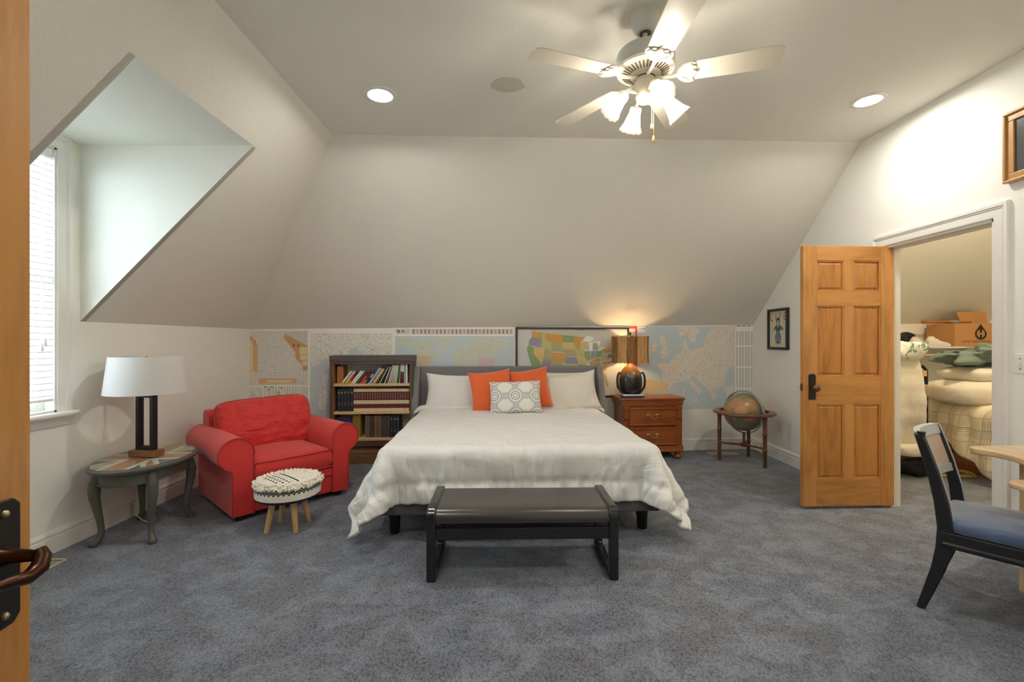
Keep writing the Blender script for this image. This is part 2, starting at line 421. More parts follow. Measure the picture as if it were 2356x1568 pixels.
m = MB(); m.ex([(x - .028, y + 2.906) for x, y in pts], 'Z', zc(-.03) - .004, zc(-.03) + .002)
m.build('plaster_patch', M_patch, CEIL, bevel=.003)['label'] = 'irregular plaster repair patch'

# ------------------------------------------------------------------ floor registers
M_vent = mat('beige_register_metal', '#c9bda0', .45, .2, var=(10, .08)); M_dark = mat('dark_gap', '#15130f', .9)
def register(lab, x0, x1, y0, y1, along):
    t = thing('floor_register', lab, 'floor vent', ((x0 + x1) / 2, (y0 + y1) / 2, 0), 0, 'beige floor registers'); w, d = (x1 - x0) / 2, (y1 - y0) / 2
    m = MB(); b = .014
    m.box(-w, w, -d, -d + b, 0, .006); m.box(-w, w, d - b, d, 0, .006); m.box(-w, -w + b, -d, d, 0, .006); m.box(w - b, w, -d, d, 0, .006)
    m.build('rim', M_vent, t, bevel=.002); MB().box(-w + b, w - b, -d + b, d - b, 0, .0015).build('duct_opening', M_dark, t)
    L = d if along == 'Y' else w; n = int(2 * (L - b) / .0165); first = None
    for i in range(1, n):
        p = -L + b + 2 * (L - b) * i / n
        if first is None:
            first = (MB().box(-w + b, w - b, -.004, .004, .001, .005) if along == 'Y' else MB().box(-.004, .004, -d + b, d - b, .001, .005)).build('louvre', M_vent, t)
            o = first
        else: o = first.copy(); COL.objects.link(o); o.parent = t
        if along == 'Y': o.location.y = p
        else: o.location.x = p
register('beige louvred floor register along the left baseboard', -2.81, -2.68, 2.43, 2.755, 'Y')
register('small beige floor register behind the globe', 2.29, 2.64, 5.28, 5.40, 'X')

# ------------------------------------------------------------------ bed
def fabric(name, c, c2=None, scale=260, rough=.9, st=.25, sheen=.15, wr=None):
    """woven cloth; wr = (scale, strength) adds soft creases"""
    if name in MATS: return MATS[name]
    t = NT(name); co = t.co(); c = srgb(c); c2 = srgb(c2) if c2 else tuple(x * .86 for x in c[:3]) + (1,)
    w = t.noise(t.map(co, (1, 1, .45)), scale, 2); big = t.noise(co, 5, 3)
    t.col(t.mix(t.ma('ADD', t.ma('MULTIPLY', w, .6), t.ma('MULTIPLY', big, .4)), c, c2))
    t.set(rough, spec=.15, sheen=sheen)
    if wr:
        h = t.noise(co, wr[0], 3, .5, 1.2); t.bump(t.ma('ADD', t.ma('MULTIPLY', h, wr[1]), t.ma('MULTIPLY', w, .03)), .55, .03)
    else: t.bump(w, st, .002)
    MATS[name] = t.m; return t.m
BR = R(2.6)
bed = thing('bed', 'low grey upholstered bed frame with a winged headboard', 'bed', (.06, 3.07, 0), BR)
M_uph = fabric('grey_woven_upholstery', '#8e8a8c', '#77747a', 320)
M_uphd = fabric('dark_grey_woven_upholstery', '#6f686b', '#5d585e', 320)
M_leg = mat('black_bed_leg', '#17171a', .5)
BL = 2.06      # frame length, local y from 0 (foot) to BL
m = MB(); m.box(-.955, .955, 0, .05, .155, .30); m.box(-.955, -.905, .05, BL, .155, .30); m.box(.905, .955, .05, BL, .155, .30)
m.box(-.905, .905, .05, BL, .235, .285)
m.build('bed_rail', M_uphd, bed, bevel=.012, seg=3)
hb = MB(); hb.box(-.99, .99, BL, BL + .085, .14, 1.035); hb.build('headboard', M_uph, bed, bevel=.016, seg=3)
for s in (-1, 1):
    m = MB(); out = [(BL + .085, .10), (BL + .085, 1.035), (BL - .03, 1.035), (BL - .10, .90), (BL - .19, .62), (BL - .22, .42), (BL - .22, .10)]
    m.ex(out, 'X', s * .99, s * 1.06); m.build('headboard_wing', M_uph, bed, bevel=.014, seg=3, fix=True)
for x in (-.865, .865):
    for y in (.11, BL - .15):
        MB().lathe([(.030, 0), (.033, .004), (.043, .157)], 20, (x, y, 0)).build('leg', M_leg, bed, smooth=40)
    
mat_t = tag(MB().box(-.955, .955, .02, BL - .01, .30, .545).build('mattress', mat('white_mattress_ticking', '#e6e4df', .9), None, bevel=.05, seg=4), 'thick white mattress under the pale comforter', 'mattress')
mat_t.location = (.06, 3.07, 0); mat_t.rotation_euler = (0, 0, BR)

def drape(nx, ny, wx, ly, hx, head, top, steps=45):
    """comforter settled over the mattress by position based dynamics. local frame: x across, y from foot (0) to head"""
    sp = wx / (nx - 1); spy = ly / (ny - 1)
    A, B = np.meshgrid(np.linspace(-wx / 2, wx / 2, nx), np.linspace(head - ly, head, ny))     # cloth coordinates
    ex = np.maximum(0, np.abs(A) - hx); ey = np.maximum(0, -B); e = np.hypot(ex, ey) + 1e-9; r = .09
    th = np.minimum(e / r, PI / 2 * .86); o = r * np.sin(th); d = r * (1 - np.cos(th)); rest = np.maximum(0, e - r * PI / 2 * .86)
    o += rest * .16; d += rest * .97
    X = np.sign(A) * (np.minimum(np.abs(A), hx) + o * ex / e); Y = np.maximum(B, 0) - o * ey / e; Z = top - d
    rng = np.random.RandomState(3)
    P = np.stack([X, Y, Z], -1) + rng.normal(0, .004, X.shape + (3,)); V = np.zeros_like(P)
    P[..., 2] = np.maximum(P[..., 2], .03)
    L = {'x': sp * 1.012, 'y': spy * 1.012}
    def con(P, sa, sb, l, k):
        a = P[sa]; b = P[sb]; dl = b - a; q = np.linalg.norm(dl, axis=-1, keepdims=True) + 1e-9
        c = dl * (.5 * k * (q - l) / q); P[sa] += c; P[sb] -= c
    S = slice
    cons = []
    # hems and stitch rows are drawn in, the cloth between them is full, so it gathers
    fx = np.full((ny, 1, 1), 1.035); by_ = B[:, 0]
    fx[by_ < by_[0] + .03] = .955; fx[np.abs(by_ + .17) < .012] = .965; fx[by_ > 1.0] = 1.0
    fy = np.full((1, nx, 1), 1.02); ax_ = A[0]
    fy[:, np.abs(ax_) > wx / 2 - .03] = .95
    for p in (0, 1):
        cons.append(((S(None), S(p, nx - 1, 2)), (S(None), S(p + 1, nx, 2)), sp * fx, 1.)); cons.append(((S(p, ny - 1, 2), S(None)), (S(p + 1, ny, 2), S(None)), spy * fy, 1.))
    dg = math.hypot(sp, spy)
    for p in (0, 1):
        cons.append(((S(p, ny - 1, 2), S(0, nx - 1)), (S(p + 1, ny, 2), S(1, nx)), dg, .35)); cons.append(((S(p, ny - 1, 2), S(1, nx)), (S(p + 1, ny, 2), S(0, nx - 1)), dg, .35))
    for p in range(4):
        if p < 2:
            pass
    for st in (4,):
        for p in range(2 * st):
            ia = np.arange(p, nx - st, 2 * st)
            if len(ia): cons.append(((S(None), ia), (S(None), ia + st), sp * st, .22))
            ia = np.arange(p, ny - st, 2 * st)
            if len(ia): cons.append(((ia, S(None)), (ia + st, S(None)), spy * st, .22))
    for it in range(steps):
        V[..., 2] -= 3.0 * .016; V *= .93; Q = P.copy(); P = P + V * .016
        for k in range(14):
            for (a, b, l, s) in cons: con(P, a, b, l, s)
            # keep outside the mattress (rounded box), above the floor
            rr = .07; cx = np.clip(P[..., 0], -hx + rr, hx - rr); cy = np.maximum(P[..., 1], rr); cz = np.minimum(P[..., 2], top - rr)
            dv = np.stack([P[..., 0] - cx, P[..., 1] - cy, P[..., 2] - cz], -1); q = np.linalg.norm(dv, axis=-1)
            ins = q < rr; f = np.where(ins & (q > 1e-6), rr / np.maximum(q, 1e-6), 1.)[..., None]
            low = P[..., 2] < .145
            C = np.stack([cx, cy, cz], -1)
            P = np.where((ins & ~low)[..., None], C + dv * f, P)
            P[..., 2] = np.maximum(P[..., 2], .035)
        V = (P - Q) / .016
        fr = (np.abs(P[..., 0]) < hx) & (P[..., 1] > 0) & (P[..., 2] > top - .02); V[fr, :2] *= .25
    return A, B, P

def comforter_material():
    t = NT('ivory_cotton_comforter'); uv = t.co('UV'); co = t.co()
    x = t.xyz(uv)
    n1 = t.noise(t.map(uv, (38, 4, 1)), 1, 3, .5, .5); n2 = t.noise(t.map(uv, (3.5, 5, 1)), 1, 4, .55, 1.0); n3 = t.noise(co, 7, 3)
    # gathers run up from the foot hem and out to the side hems
    foot = t.ramp(x[1], [(.0, (1, 1, 1)), (.34, (0, 0, 0))]); side = t.ma('ABSOLUTE', t.ma('SUBTRACT', x[0], .5)); side = t.ramp(side, [(.33, (0, 0, 0)), (.5, (1, 1, 1))])
    n4 = t.noise(t.map(uv, (4, 24, 1)), 1, 3, .5, .5)
    h = t.ma('ADD', t.ma('MULTIPLY', n2, .75), t.ma('ADD', t.ma('MULTIPLY', n1, t.ma('MULTIPLY', foot, .95)), t.ma('MULTIPLY', n4, t.ma('MULTIPLY', side, .8))))
    t.col(t.mix(n3, srgb('#e2e2df'), srgb('#d6d6d4'))); t.set(.7, spec=.3, sheen=.25); t.bump(h, .9, .05)
    return t.m
nx, ny = 122, 108
CA, CB, CP_ = drape(nx, ny, 2.54, 2.20, .965, 1.90, .595)
# quilting: rows of stitches pull the cloth down, the filling puffs between them
def puff(a, b):
    return .017 * (abs(math.sin(PI * (a / .52))) ** .6) * (abs(math.sin(PI * ((b + .16) / .56))) ** .6)
m = MB()
Pn = CP_.copy(); du = np.gradient(CP_, axis=1); dv = np.gradient(CP_, axis=0); nn = np.cross(du, dv); nn /= np.linalg.norm(nn, axis=-1, keepdims=True) + 1e-9
for j in range(ny):
    for i in range(nx):
        a, b = CA[j, i], CB[j, i]
        w = noise.noise((a * 5, b * 5, 1.3)) * .006 + noise.noise((a * 14, b * 9, 4.)) * .003
        edge = 1 if b < .1 else .55
        wf = min(1, max(0, (.10 - b) / .38)); ws = min(1, max(0, (abs(a) - .80) / .40)) * .8; cr = min(1, max(0, (.05 - b) / .3)) * min(1, max(0, (abs(a) - .55) / .5))
        f1 = noise.noise((a * 8.5, b * 1.6, 7.)); f2 = noise.noise((a * 19, b * 2.4, 2.)); f3 = noise.noise((a * 2., b * 8.5, 5.)); f4 = noise.noise(((a - b * math.copysign(.8, a)) * 15, (a * math.copysign(1, a) + b) * 2.5, 9.))
        g = wf * (.062 * (.35 - abs(f1)) + .034 * (.3 - abs(f2))) + ws * .045 * (.35 - abs(f3)) + cr * .05 * (.35 - abs(f4))
        top_ = 1 - max(wf, ws)
        g += top_ * (.010 * (.3 - abs(noise.noise((a * 3 + b * 2, b * 6 - a, 3.)))) + .004 * (.3 - abs(noise.noise((a * 11, b * 6, 8.)))))
        g += -.020 * math.exp(-((b + .17) / .016) ** 2) * (.6 + .4 * math.sin(a * 60)) + .010 * math.exp(-((b + .20) / .03) ** 2) * math.sin(a * 75 + 4 * f1)
        Pn[j, i] += nn[j, i] * (puff(a, b) * edge + w + g)
m.v = [tuple(p) for p in Pn.reshape(-1, 3)]
for j in range(ny - 1):
    for i in range(nx - 1): k = j * nx + i; m.f.append((k, k + 1, k + nx + 1, k + nx)); m.mi.append(0)
M_comf = comforter_material()
cf = m.build('comforter', M_comf, None, smooth=180)
uvl = cf.data.uv_layers.new(name='UVMap')
for lp in cf.data.loops:
    k = lp.vertex_index; uvl.data[lp.index].uv = ((k % nx) / (nx - 1), (k // nx) / (ny - 1))
so = cf.modifiers.new('thick', 'SOLIDIFY'); so.thickness = .03; so.offset = -1
sb = cf.modifiers.new('sub', 'SUBSURF'); sb.levels = 1; sb.render_levels = 1
cf.location = (.06, 3.07, 0); cf.rotation_euler = (0, 0, BR)
tag(cf, 'puffy ivory comforter draped over the bed to the foot', 'comforter')
# turned-back hem of the comforter at the pillows
m = MB(); prof = []
def hem(u, v):
    x = (u - .5) * 2.02; a = v * 2 * PI; z0 = .600 - .05 * max(0, (abs(x) - .9) / .11) ** 2
    y0 = 1.83 + .03 * noise.noise((x * 2.2, 0, 3)); rx = .085; rz = .028 + .006 * noise.noise((x * 9, 0, 1)) + .004 * math.sin(x * 70)
    return (x, y0 + rx * math.cos(a), z0 + rz * math.sin(a) + .012)
m.grid(hem, 90, 14)
m.build('turned_hem', M_comf, cf, smooth=180, fix=True)

# ------------------------------------------------------------------ pillows
def pillow_mesh(w, h, t, k=.10, n=22, seed=0, power=.42, amp=.008, rnd=0.):
    m = MB()
    def p(u, v, s):
        U, V = 2 * u - 1, 2 * v - 1
        c = 1 - rnd * (U * V) ** 4
        x = w / 2 * U * (1 - k * (1 - V * V)) * c; z = h / 2 * V * (1 - k * (1 - U * U)) * c
        y = s * t / 2 * (max(0, (1 - U * U) * (1 - V * V)) ** power)
        q = noise.noise((x * 7 + seed * 3.1, z * 7, s * 2.)) * amp + noise.noise((x * 18 + seed, z * 14, s)) * amp * .4
        return (x, y - s * abs(q) * 1.0 * min(1, 4 * (1 - U * U) * (1 - V * V)), z)
    m.grid(lambda u, v: p(u, v, -1), n, n); m.grid(lambda u, v: p(u, v, 1), n, n, flip=True)
    m.edge = lambda U, V: (w / 2 * U * (1 - k * (1 - V * V)) * (1 - rnd * (U * V) ** 4), 0, h / 2 * V * (1 - k * (1 - U * U)) * (1 - rnd * (U * V) ** 4))
    return m
def pillow(name, lab, cat, M_, loc, w, h, t, lean=14, yaw=0, roll=0, k=.10, seed=0, group=None, amp=.008):
    o = pillow_mesh(w, h, t, k, seed=seed, amp=amp).build(name, M_, None, smooth=180, fix=True, sub=1)
    o.location = loc; o.rotation_euler = Matrix.Rotation(R(yaw), 3, 'Z').to_4x4().to_3x3().to_euler()
    o.rotation_euler = (Matrix.Rotation(R(yaw), 4, 'Z') @ Matrix.Rotation(R(-lean), 4, 'X') @ Matrix.Rotation(R(roll), 4, 'Y')).to_euler()
    return tag(o, lab, cat, group)
M_pw = fabric('white_cotton_pillowcase', '#e4e3e0', '#d6d5d3', 300, wr=(5, .5))
M_pi = fabric('ivory_cotton_pillowcase', '#e3ddd0', '#d6d0c4', 300, wr=(5, .5))
M_po = fabric('orange_velvet', '#e8703e', '#d75c2c', 200, .8, sheen=.6, wr=(4, .35))
def lattice():
    t = NT('grey_octagon_lattice_print'); co = t.co(); s = t.xyz(co)
    px, pz = .213, .186
    def cell(v, per, off): return t.ma('MULTIPLY', t.ma('SUBTRACT', t.ma('FRACT', t.ma('ADD', t.ma('DIVIDE', v, per), off)), .5), per)
    x = t.ma('ABSOLUTE', cell(s[0], px, .5)); z = t.ma('ABSOLUTE', cell(s[2], pz, .5))      # distance from a ring centre
    r = t.ma('SQRT', t.ma('ADD', t.ma('MULTIPLY', x, x), t.ma('MULTIPLY', z, z)))
    # connecting bars on both axes, outside the ring
    bar = t.ma('MINIMUM', x, z)
    dr = t.ma('SUBTRACT', r, .064)
    d = t.ma('MINIMUM', t.ma('MAXIMUM', dr, -1.0), t.ma('SUBTRACT', bar, .017))     # field: <0 inside ring or bars
    def band(v, lo, hi): return t.ma('MULTIPLY', t.ma('GREATER_THAN', v, lo), t.ma('LESS_THAN', v, hi))
    f = t.ma('MAXIMUM', band(d, .0, .0075), band(d, .0145, .0175))
    f = t.ma('MAXIMUM', f, t.ma('MULTIPLY', band(bar, .004, .0095), t.ma('GREATER_THAN', r, .058)))
    f = t.ma('MAXIMUM', f, t.ma('MAXIMUM', band(r, .0185, .0245), band(r, .038, .046)))
    t.col(t.mix(f, srgb('#e4e2db'), srgb('#8b9299'))); t.set(.85, spec=.15); t.bump(t.noise(co, 300, 2), .2, .002)
    return t.m
def bp(x, y, z=0):      # bed-local to world
    q = Matrix.Rotation(BR, 4, 'Z') @ Vector((x, y, z)); return (q.x + .06, q.y + 3.07, z)
pillow('bed_pillow', 'white pillow with a pointed corner on the bookcase side of the bed', 'pillow', M_pw, bp(-.60, 1.88, .765), .66, .43, .19, 16, 4, 2, .12, 1, amp=.014)
pillow('bed_pillow', 'ivory pillow propped at a slant on the nightstand side of the bed', 'pillow', M_pi, bp(.66, 1.82, .765), .62, .44, .17, 14, -4, -9, .12, 2, amp=.016)
pillow('bed_pillow', 'beige pillow standing behind the slanted ivory pillow', 'pillow', M_pi, bp(.58, 1.99, .78), .66, .40, .11, 4, 0, 0, .06, 3)
pillow('throw_cushion', 'orange velvet cushion leaning on the white pillow', 'cushion', M_po, bp(-.20, 1.72, .79), .47, .47, .17, 17, 6, -6, .10, 4, amp=.012)
pillow('throw_cushion', 'orange velvet cushion behind the patterned one, nearer the nightstand', 'cushion', M_po, bp(.21, 1.80, .805), .46, .46, .16, 15, -3, -9, .10, 5, amp=.012)
pillow('throw_cushion', 'white lumbar cushion with a grey octagon and ring lattice', 'cushion', lattice(), bp(.045, 1.565, .75), .545, .345, .15, 20, 1, -2, .05, 6, amp=.004)

# ------------------------------------------------------------------ bench at the foot of the bed
def lacquer(name, c, rough=.22):
    t = NT(name); co = t.co(); t.col(t.mix(t.noise(co, 8, 4), srgb(c), tuple(x * 1.15 for x in srgb(c)[:3]) + (1,)))
    t.set(t.ma('ADD', t.ma('MULTIPLY', t.noise(co, 5, 2), .06), rough - .03), coat=.3, spec=.5); return t.m
M_bl = lacquer('black_lacquered_wood', '#1b1c1e'); M_bt = lacquer('grey_brown_lacquer_top', '#3b3735', .30)  # seat top is a paler grey-brown than the side frames
bn = thing('bench', 'low black lacquered bench with a rounded waterfall seat at the bed foot', 'bench', (.06, 2.495, 0), R(1.2))
D = .455; H = .40; hw = .53; lw = .052
for s in (-1, 1):
    # closed loop side frame: rounded top corners, runner on the floor
    r = .055; t_ = .05
    outer = [(0, 0), (D, 0)] + arc(D - r, H - r, r, 0, 90, 6) + arc(r, H - r, r, 90, 180, 6)
    ri = .022
    inner = [(t_, .035), (D - t_, .035)] + arc(D - t_ - ri, H - .045 - ri, ri, 0, 90, 6) + arc(t_ + ri, H - .045 - ri, ri, 90, 180, 6)
    m = MB(); x0, x1 = s * hw, s * (hw - lw); k = len(outer); vs = []; fs = []
    for x in (x0, x1):
        vs += [(x, p[0], p[1]) for p in outer] + [(x, p[0], p[1]) for p in inner]
    for i in range(k):
        i2 = (i + 1) % k
        fs += [(i, i2, k + i2, k + i), (2 * k + i, 3 * k + i, 3 * k + i2, 2 * k + i2), (i, 2 * k + i, 2 * k + i2, i2), (k + i, k + i2, 3 * k + i2, 3 * k + i)]
    m.add(vs, fs); m.build('side_frame', M_bl, bn, smooth=35, bevel=.010, seg=3, fix=True)
r = .055
prof = [(.012, .318), (.012, .335)] + [(p[0], p[1]) for p in arc(.012 + r, .388 - r, r, 180, 90, 8)] + [(p[0], p[1]) for p in arc(D - .012 - r, .388 - r, r, 90, 0, 8)] + [(D - .012, .318), (D - .03, .318)]
prof += [(p[0], p[1]) for p in arc(D - .03 - .04, .368 - .04, .04, 0, 90, 6)] + [(p[0], p[1]) for p in arc(.03 + .04, .368 - .04, .04, 90, 180, 6)] + [(.03, .318)]
m = MB(); m.ex(prof, 'X', -hw + lw - .004, hw - lw + .004); m.build('seat_panel', M_bt, bn, smooth=35, fix=True)
for y in (.016, D - .04):
    MB().box(-hw + lw - .004, hw - lw + .004, y, y + .024, .225, .290).build('rail', M_bl, bn, bevel=.004)

# ------------------------------------------------------------------ red armchair
def upholstery(name, c, c2, wr=None):
    t = NT(name); co = t.co()
    w = t.noise(co, 240, 2); big = t.noise(co, 2.6, 3, .6)
    t.col(t.mix(t.ma('ADD', t.ma('MULTIPLY', w, .3), t.ma('MULTIPLY', big, .7)), srgb(c), srgb(c2)))
    t.set(.62, spec=.3, sheen=.25)
    if wr: t.bump(t.ma('ADD', t.ma('MULTIPLY', t.noise(t.map(co, wr[2]), wr[0], 3, .5, .8), wr[1]), t.ma('MULTIPLY', w, .02)), .6, .04)
    else: t.bump(w, .15, .002)
    return t.m
M_red = upholstery('red_cotton_twill', '#d63a36', '#c42d2c')
M_redc = upholstery('creased_red_cotton_twill', '#d43833', '#c22a2a', (4.2, 1.8, (1, 1, 2.2)))
M_pipe = mat('red_piping_cord', '#b92d2b', .6)
ac = thing('armchair', 'wide red slipcovered armchair with rolled arms', 'armchair', (-2.07, 3.93, 0), R(48))
xo, xi, rr, zt_ = .445, .305, .118, .495
def armprof(s):
    cx = xi + rr - .004
    p = [(xi, .045), (xi, zt_ - .03)] + [(cx + rr * math.cos(R(a)), zt_ + rr * math.sin(R(a))) for a in range(178, -66, -14)] + [(xo + .004, .375), (xo, .35), (xo, .045)]
    return [(s * x, z) for x, z in p]
for s in (-1, 1):
    m = MB(); p = armprof(s); n_ = len(p)
    secs = [(-.478, 1.), (-.470, 1.), (-.2, 1.), (.1, 1.), (.33, 1.), (.40, .97)]
    vs = []; fs = []
    for i, (y, k) in enumerate(secs):
        ins = .006 if i == 0 else 0
        vs += [(x - s * 0, y, z if i else z) for x, z in p]
    for i in range(len(secs) - 1):
        for j in range(n_):
            j2 = (j + 1) % n_; fs.append((i * n_ + j, i * n_ + j2, (i + 1) * n_ + j2, (i + 1) * n_ + j))
    fs += [tuple(range(n_)), tuple((len(secs) - 1) * n_ + j for j in range(n_))]
    m.add(vs, fs); a = m.build('arm', M_red, ac, smooth=40, fix=True)
    MB().tube([(x, -.479, z) for x, z in p], .0055, 6).build('piping', M_pipe, a, smooth=60)
    MB().tube([(x, -.462 + .02, z) for x, z in p[2:-2]], .002, 6).build('seam', M_red, a, smooth=60)
m = MB(); m.box(-xi, xi, -.465, .36, .045, .235); m.build('base', M_red, ac, bevel=.012, seg=3)
MB().box(-xi, xi, -.478, -.45, .19, .252).build('front_rail', M_red, ac, bevel=.012, seg=3)
m = MB(); b_ = [(.20, .20), (.255, .705), (.30, .735), (.40, .735), (.44, .70), (.475, .045), (.25, .045)]
m.ex(b_, 'X', -.405, .405); bk = m.build('backrest', M_red, ac, bevel=.02, seg=3, fix=True)
def cushion_box(w, d, h, n=16, crown=.03, seed=0, amp=.004):
    m = MB()
    def shell(u, v, s):
        U, V = 2 * u - 1, 2 * v - 1
        rx = w / 2 * U; ry = d / 2 * V
        e = max(abs(U), abs(V)); z = s * (h / 2 * (1 - max(0, e - .93) * 2.2) + crown * (1 - U * U) * (1 - V * V))
        q = noise.noise((rx * 6 + seed, ry * 6, s)) * amp
        return (rx, ry, z + q)
    m.grid(lambda u, v: shell(u, v, 1), n, n); m.grid(lambda u, v: shell(u, v, -1), n, n, flip=True)
    top = [shell(i / n, 0, 1) for i in range(n)] + [shell(1, i / n, 1) for i in range(n)] + [shell(1 - i / n, 1, 1) for i in range(n)] + [shell(0, 1 - i / n, 1) for i in range(n)]
    bot = [shell(i / n, 0, -1) for i in range(n)] + [shell(1, i / n, -1) for i in range(n)] + [shell(1 - i / n, 1, -1) for i in range(n)] + [shell(0, 1 - i / n, -1) for i in range(n)]
    k = len(top); mid = []
    for a, b in zip(top, bot):
        c = Vector(a).lerp(Vector(b), .5); mid.append(Vector((c.x * 1.025, c.y * 1.03, c.z)))
    m.add(top + mid + bot, [(i, k + i, k + (i + 1) % k, (i + 1) % k) for i in range(k)] + [(k + i, 2 * k + i, 2 * k + (i + 1) % k, k + (i + 1) % k) for i in range(k)])
    return m, top, bot
m, tp, bt = cushion_box(.60, .68, .165)
sc_ = m.build('seat_cushion', M_red, ac, smooth=50, fix=True, sub=1); sc_.location = (0, -.145, .338)
for ring in (tp, bt): MB().tube(ring, .0055, 6, closed=True).build('piping', M_pipe, sc_, smooth=60)
pm = pillow_mesh(.80, .47, .27, .03, 30, 11, .34, .045, .13); bc = pm.build('back_cushion', M_redc, ac, smooth=180, fix=True, sub=1)
bc.location = (-.01, .105, .60); bc.rotation_euler = (R(-15), R(-1.5), 0)
ring = [pm.edge(x, z) for x, z in [(-1 + i / 10, -1) for i in range(20)] + [(1, -1 + i / 10) for i in range(20)] + [(1 - i / 10, 1) for i in range(20)] + [(-1, 1 - i / 10) for i in range(20)]]
MB().tube(ring, .0055, 6, closed=True).build('piping', M_pipe, bc, smooth=60)
M_foot = mat('dark_wood_foot', '#2a1d16', .5)
for x in (-.38, .38):
    for y in (-.42, .40): MB().cyl((x, y, 0), (x, y, .05), .028, .034, 14).build('foot', M_foot, ac, smooth=40)

# ------------------------------------------------------------------ tufted stool
def drum_print():
    t = NT('ivory_cotton_with_black_cross_border'); co = t.co(); s = t.xyz(co)
    ang = t.ma('DIVIDE', t.ma('ARCTAN2', s[1], s[0]), 2 * PI)
    fa = t.ma('MULTIPLY', ang, 42.); z = s[2]
    def row(z0, off):
        u = t.ma('ABSOLUTE', t.ma('SUBTRACT', t.ma('FRACT', t.ma('ADD', fa, off)), .5)); v = t.ma('ABSOLUTE', t.ma('DIVIDE', t.ma('SUBTRACT', z, z0), .020))
        d = t.ma('ADD', t.ma('MULTIPLY', u, .9), t.ma('MULTIPLY', v, .55)); c = t.ma('LESS_THAN', d, .42)
        hole = t.ma('LESS_THAN', t.ma('ABSOLUTE', t.ma('SUBTRACT', u, v)), .05)
        return t.ma('MULTIPLY', c, t.ma('SUBTRACT', 1., t.ma('MULTIPLY', hole, .8)))
    f = t.ma('MAXIMUM', row(.312, 0.), row(.297, .5)); f = t.ma('MAXIMUM', f, t.ma('LESS_THAN', z, .243))
    # on top: a dark curved stripe and a field of little crosses
    x, y = s[0], s[1]; top = t.ma('GREATER_THAN', z, .338)
    st = t.ma('LESS_THAN', t.ma('ABSOLUTE', t.ma('SUBTRACT', t.ma('ADD', t.ma('MULTIPLY', x, .35), y), .01)), .007)
    gx = t.ma('ABSOLUTE', t.ma('SUBTRACT', t.ma('FRACT', t.ma('MULTIPLY', x, 26.)), .5)); gy = t.ma('ABSOLUTE', t.ma('SUBTRACT', t.ma('FRACT', t.ma('MULTIPLY', t.ma('ADD', y, t.ma('MULTIPLY', x, .35)), 30.)), .5))
    yr = t.ma('ADD', t.ma('MULTIPLY', x, .35), y)
    fld = t.ma('MULTIPLY', t.ma('LESS_THAN', t.ma('ADD', gx, gy), .36), t.ma('MULTIPLY', t.ma('LESS_THAN', yr, -.02), t.ma('GREATER_THAN', yr, -.125)))
    fld = t.ma('MULTIPLY', t.ma('MAXIMUM', st, fld), t.ma('MULTIPLY', top, t.ma('LESS_THAN', x, .13)))
    t.col(t.mix(t.ma('MAXIMUM', f, fld), srgb('#e6e1d4'), srgb('#2c2e33'))); t.set(.9, spec=.1); t.bump(t.noise(co, 200, 2), .3, .003)
    return t.m
stl = thing('stool', 'round cream tufted footstool with black cross pattern and wooden legs', 'stool', (-1.59, 3.235, 0), R(-20))
MB().lathe([(.001, .225), (.19, .225), (.212, .232), (.214, .25), (.214, .315), (.208, .333), (.19, .344), (.10, .352), (.001, .354)], 48).build('seat_drum', drum_print(), stl, smooth=50)
MB().lathe([(.05, .222), (.196, .222), (.208, .228), (.05, .228)], 40).build('bottom_band', mat('charcoal_felt', '#34363c', .9), stl, smooth=40)
m = MB(); rnd = random.Random(4)
for i in range(560):
    a = rnd.uniform(0, 2 * PI); r = rnd.uniform(.165, .222); 
    if i > 430: r = rnd.uniform(.0, .17); 
    x, y = r * math.cos(a), r * math.sin(a)
    if i > 430 and (.35 * x + y) < .05: continue
    z = .344 - max(0, (r - .195)) * 1.1 + .004; l = rnd.uniform(.006, .014); d = Vector((x, y, 0)).normalized() * rnd.uniform(.0, .016) + Vector((rnd.uniform(-.008, .008), rnd.uniform(-.008, .008), l))
    m.tube([(x, y, z - .006), Vector((x, y, z)) + d * .6, Vector((x, y, z)) + d], [.008, .009, .005], 6)
tf = m.build('tuft_fringe', mat('cream_wool_tufts', '#e9e2d2', .95, sheen=.4), stl, smooth=70); tf['kind'] = 'stuff'
M_birch = wood('pale_birch', '#d6b07a', '#bb915a', 'Z', 2.)
for a in (20, 110, 200, 290):
    c_, s_ = math.cos(R(a + 45)), math.sin(R(a + 45))
    MB().tube([(.145 * c_, .145 * s_, 0), (.095 * c_, .095 * s_, .228)], [.0155, .024], 14).build('leg', M_birch, stl, smooth=50)

# ------------------------------------------------------------------ oval side table with flag top
tb = thing('side_table', 'oval dark grey side table with a flag print under glass', 'table', (-2.55, 3.175, 0), R(8))
M_grey = mat('dark_grey_chalk_paint', '#55554f', .5, var=(5, .14), bump=(60, .08))
AX, AY = .275, .375
def ell(prof, n=64, k=0):   # inset profile (inset, z) around the oval
    m = MB(); vs = []; fs = []
    for (ins, z) in prof:
        for j in range(n):
            q = 2 * PI * j / n; vs.append(((AX - ins) * math.cos(q), (AY - ins) * math.sin(q), z))
    kk = len(prof)
    for i in range(kk - 1):
        for j in range(n): fs.append((i * n + j, i * n + (j + 1) % n, (i + 1) * n + (j + 1) % n, (i + 1) * n + j))
    fs += [tuple(range(n - 1, -1, -1)), tuple((kk - 1) * n + j for j in range(n))]
    m.add(vs, fs); return m
ell([(.03, .478), (.008, .482), (0, .492), (0, .502), (.010, .512), (.018, .514)]).build('table_top', M_grey, tb, smooth=40)
ell([(.055, .40), (.055, .479)]).build('apron', M_grey, tb, smooth=40)
ell([(.050, .398), (.047, .402), (.050, .407)]).build('apron_bead', M_grey, tb, smooth=40)
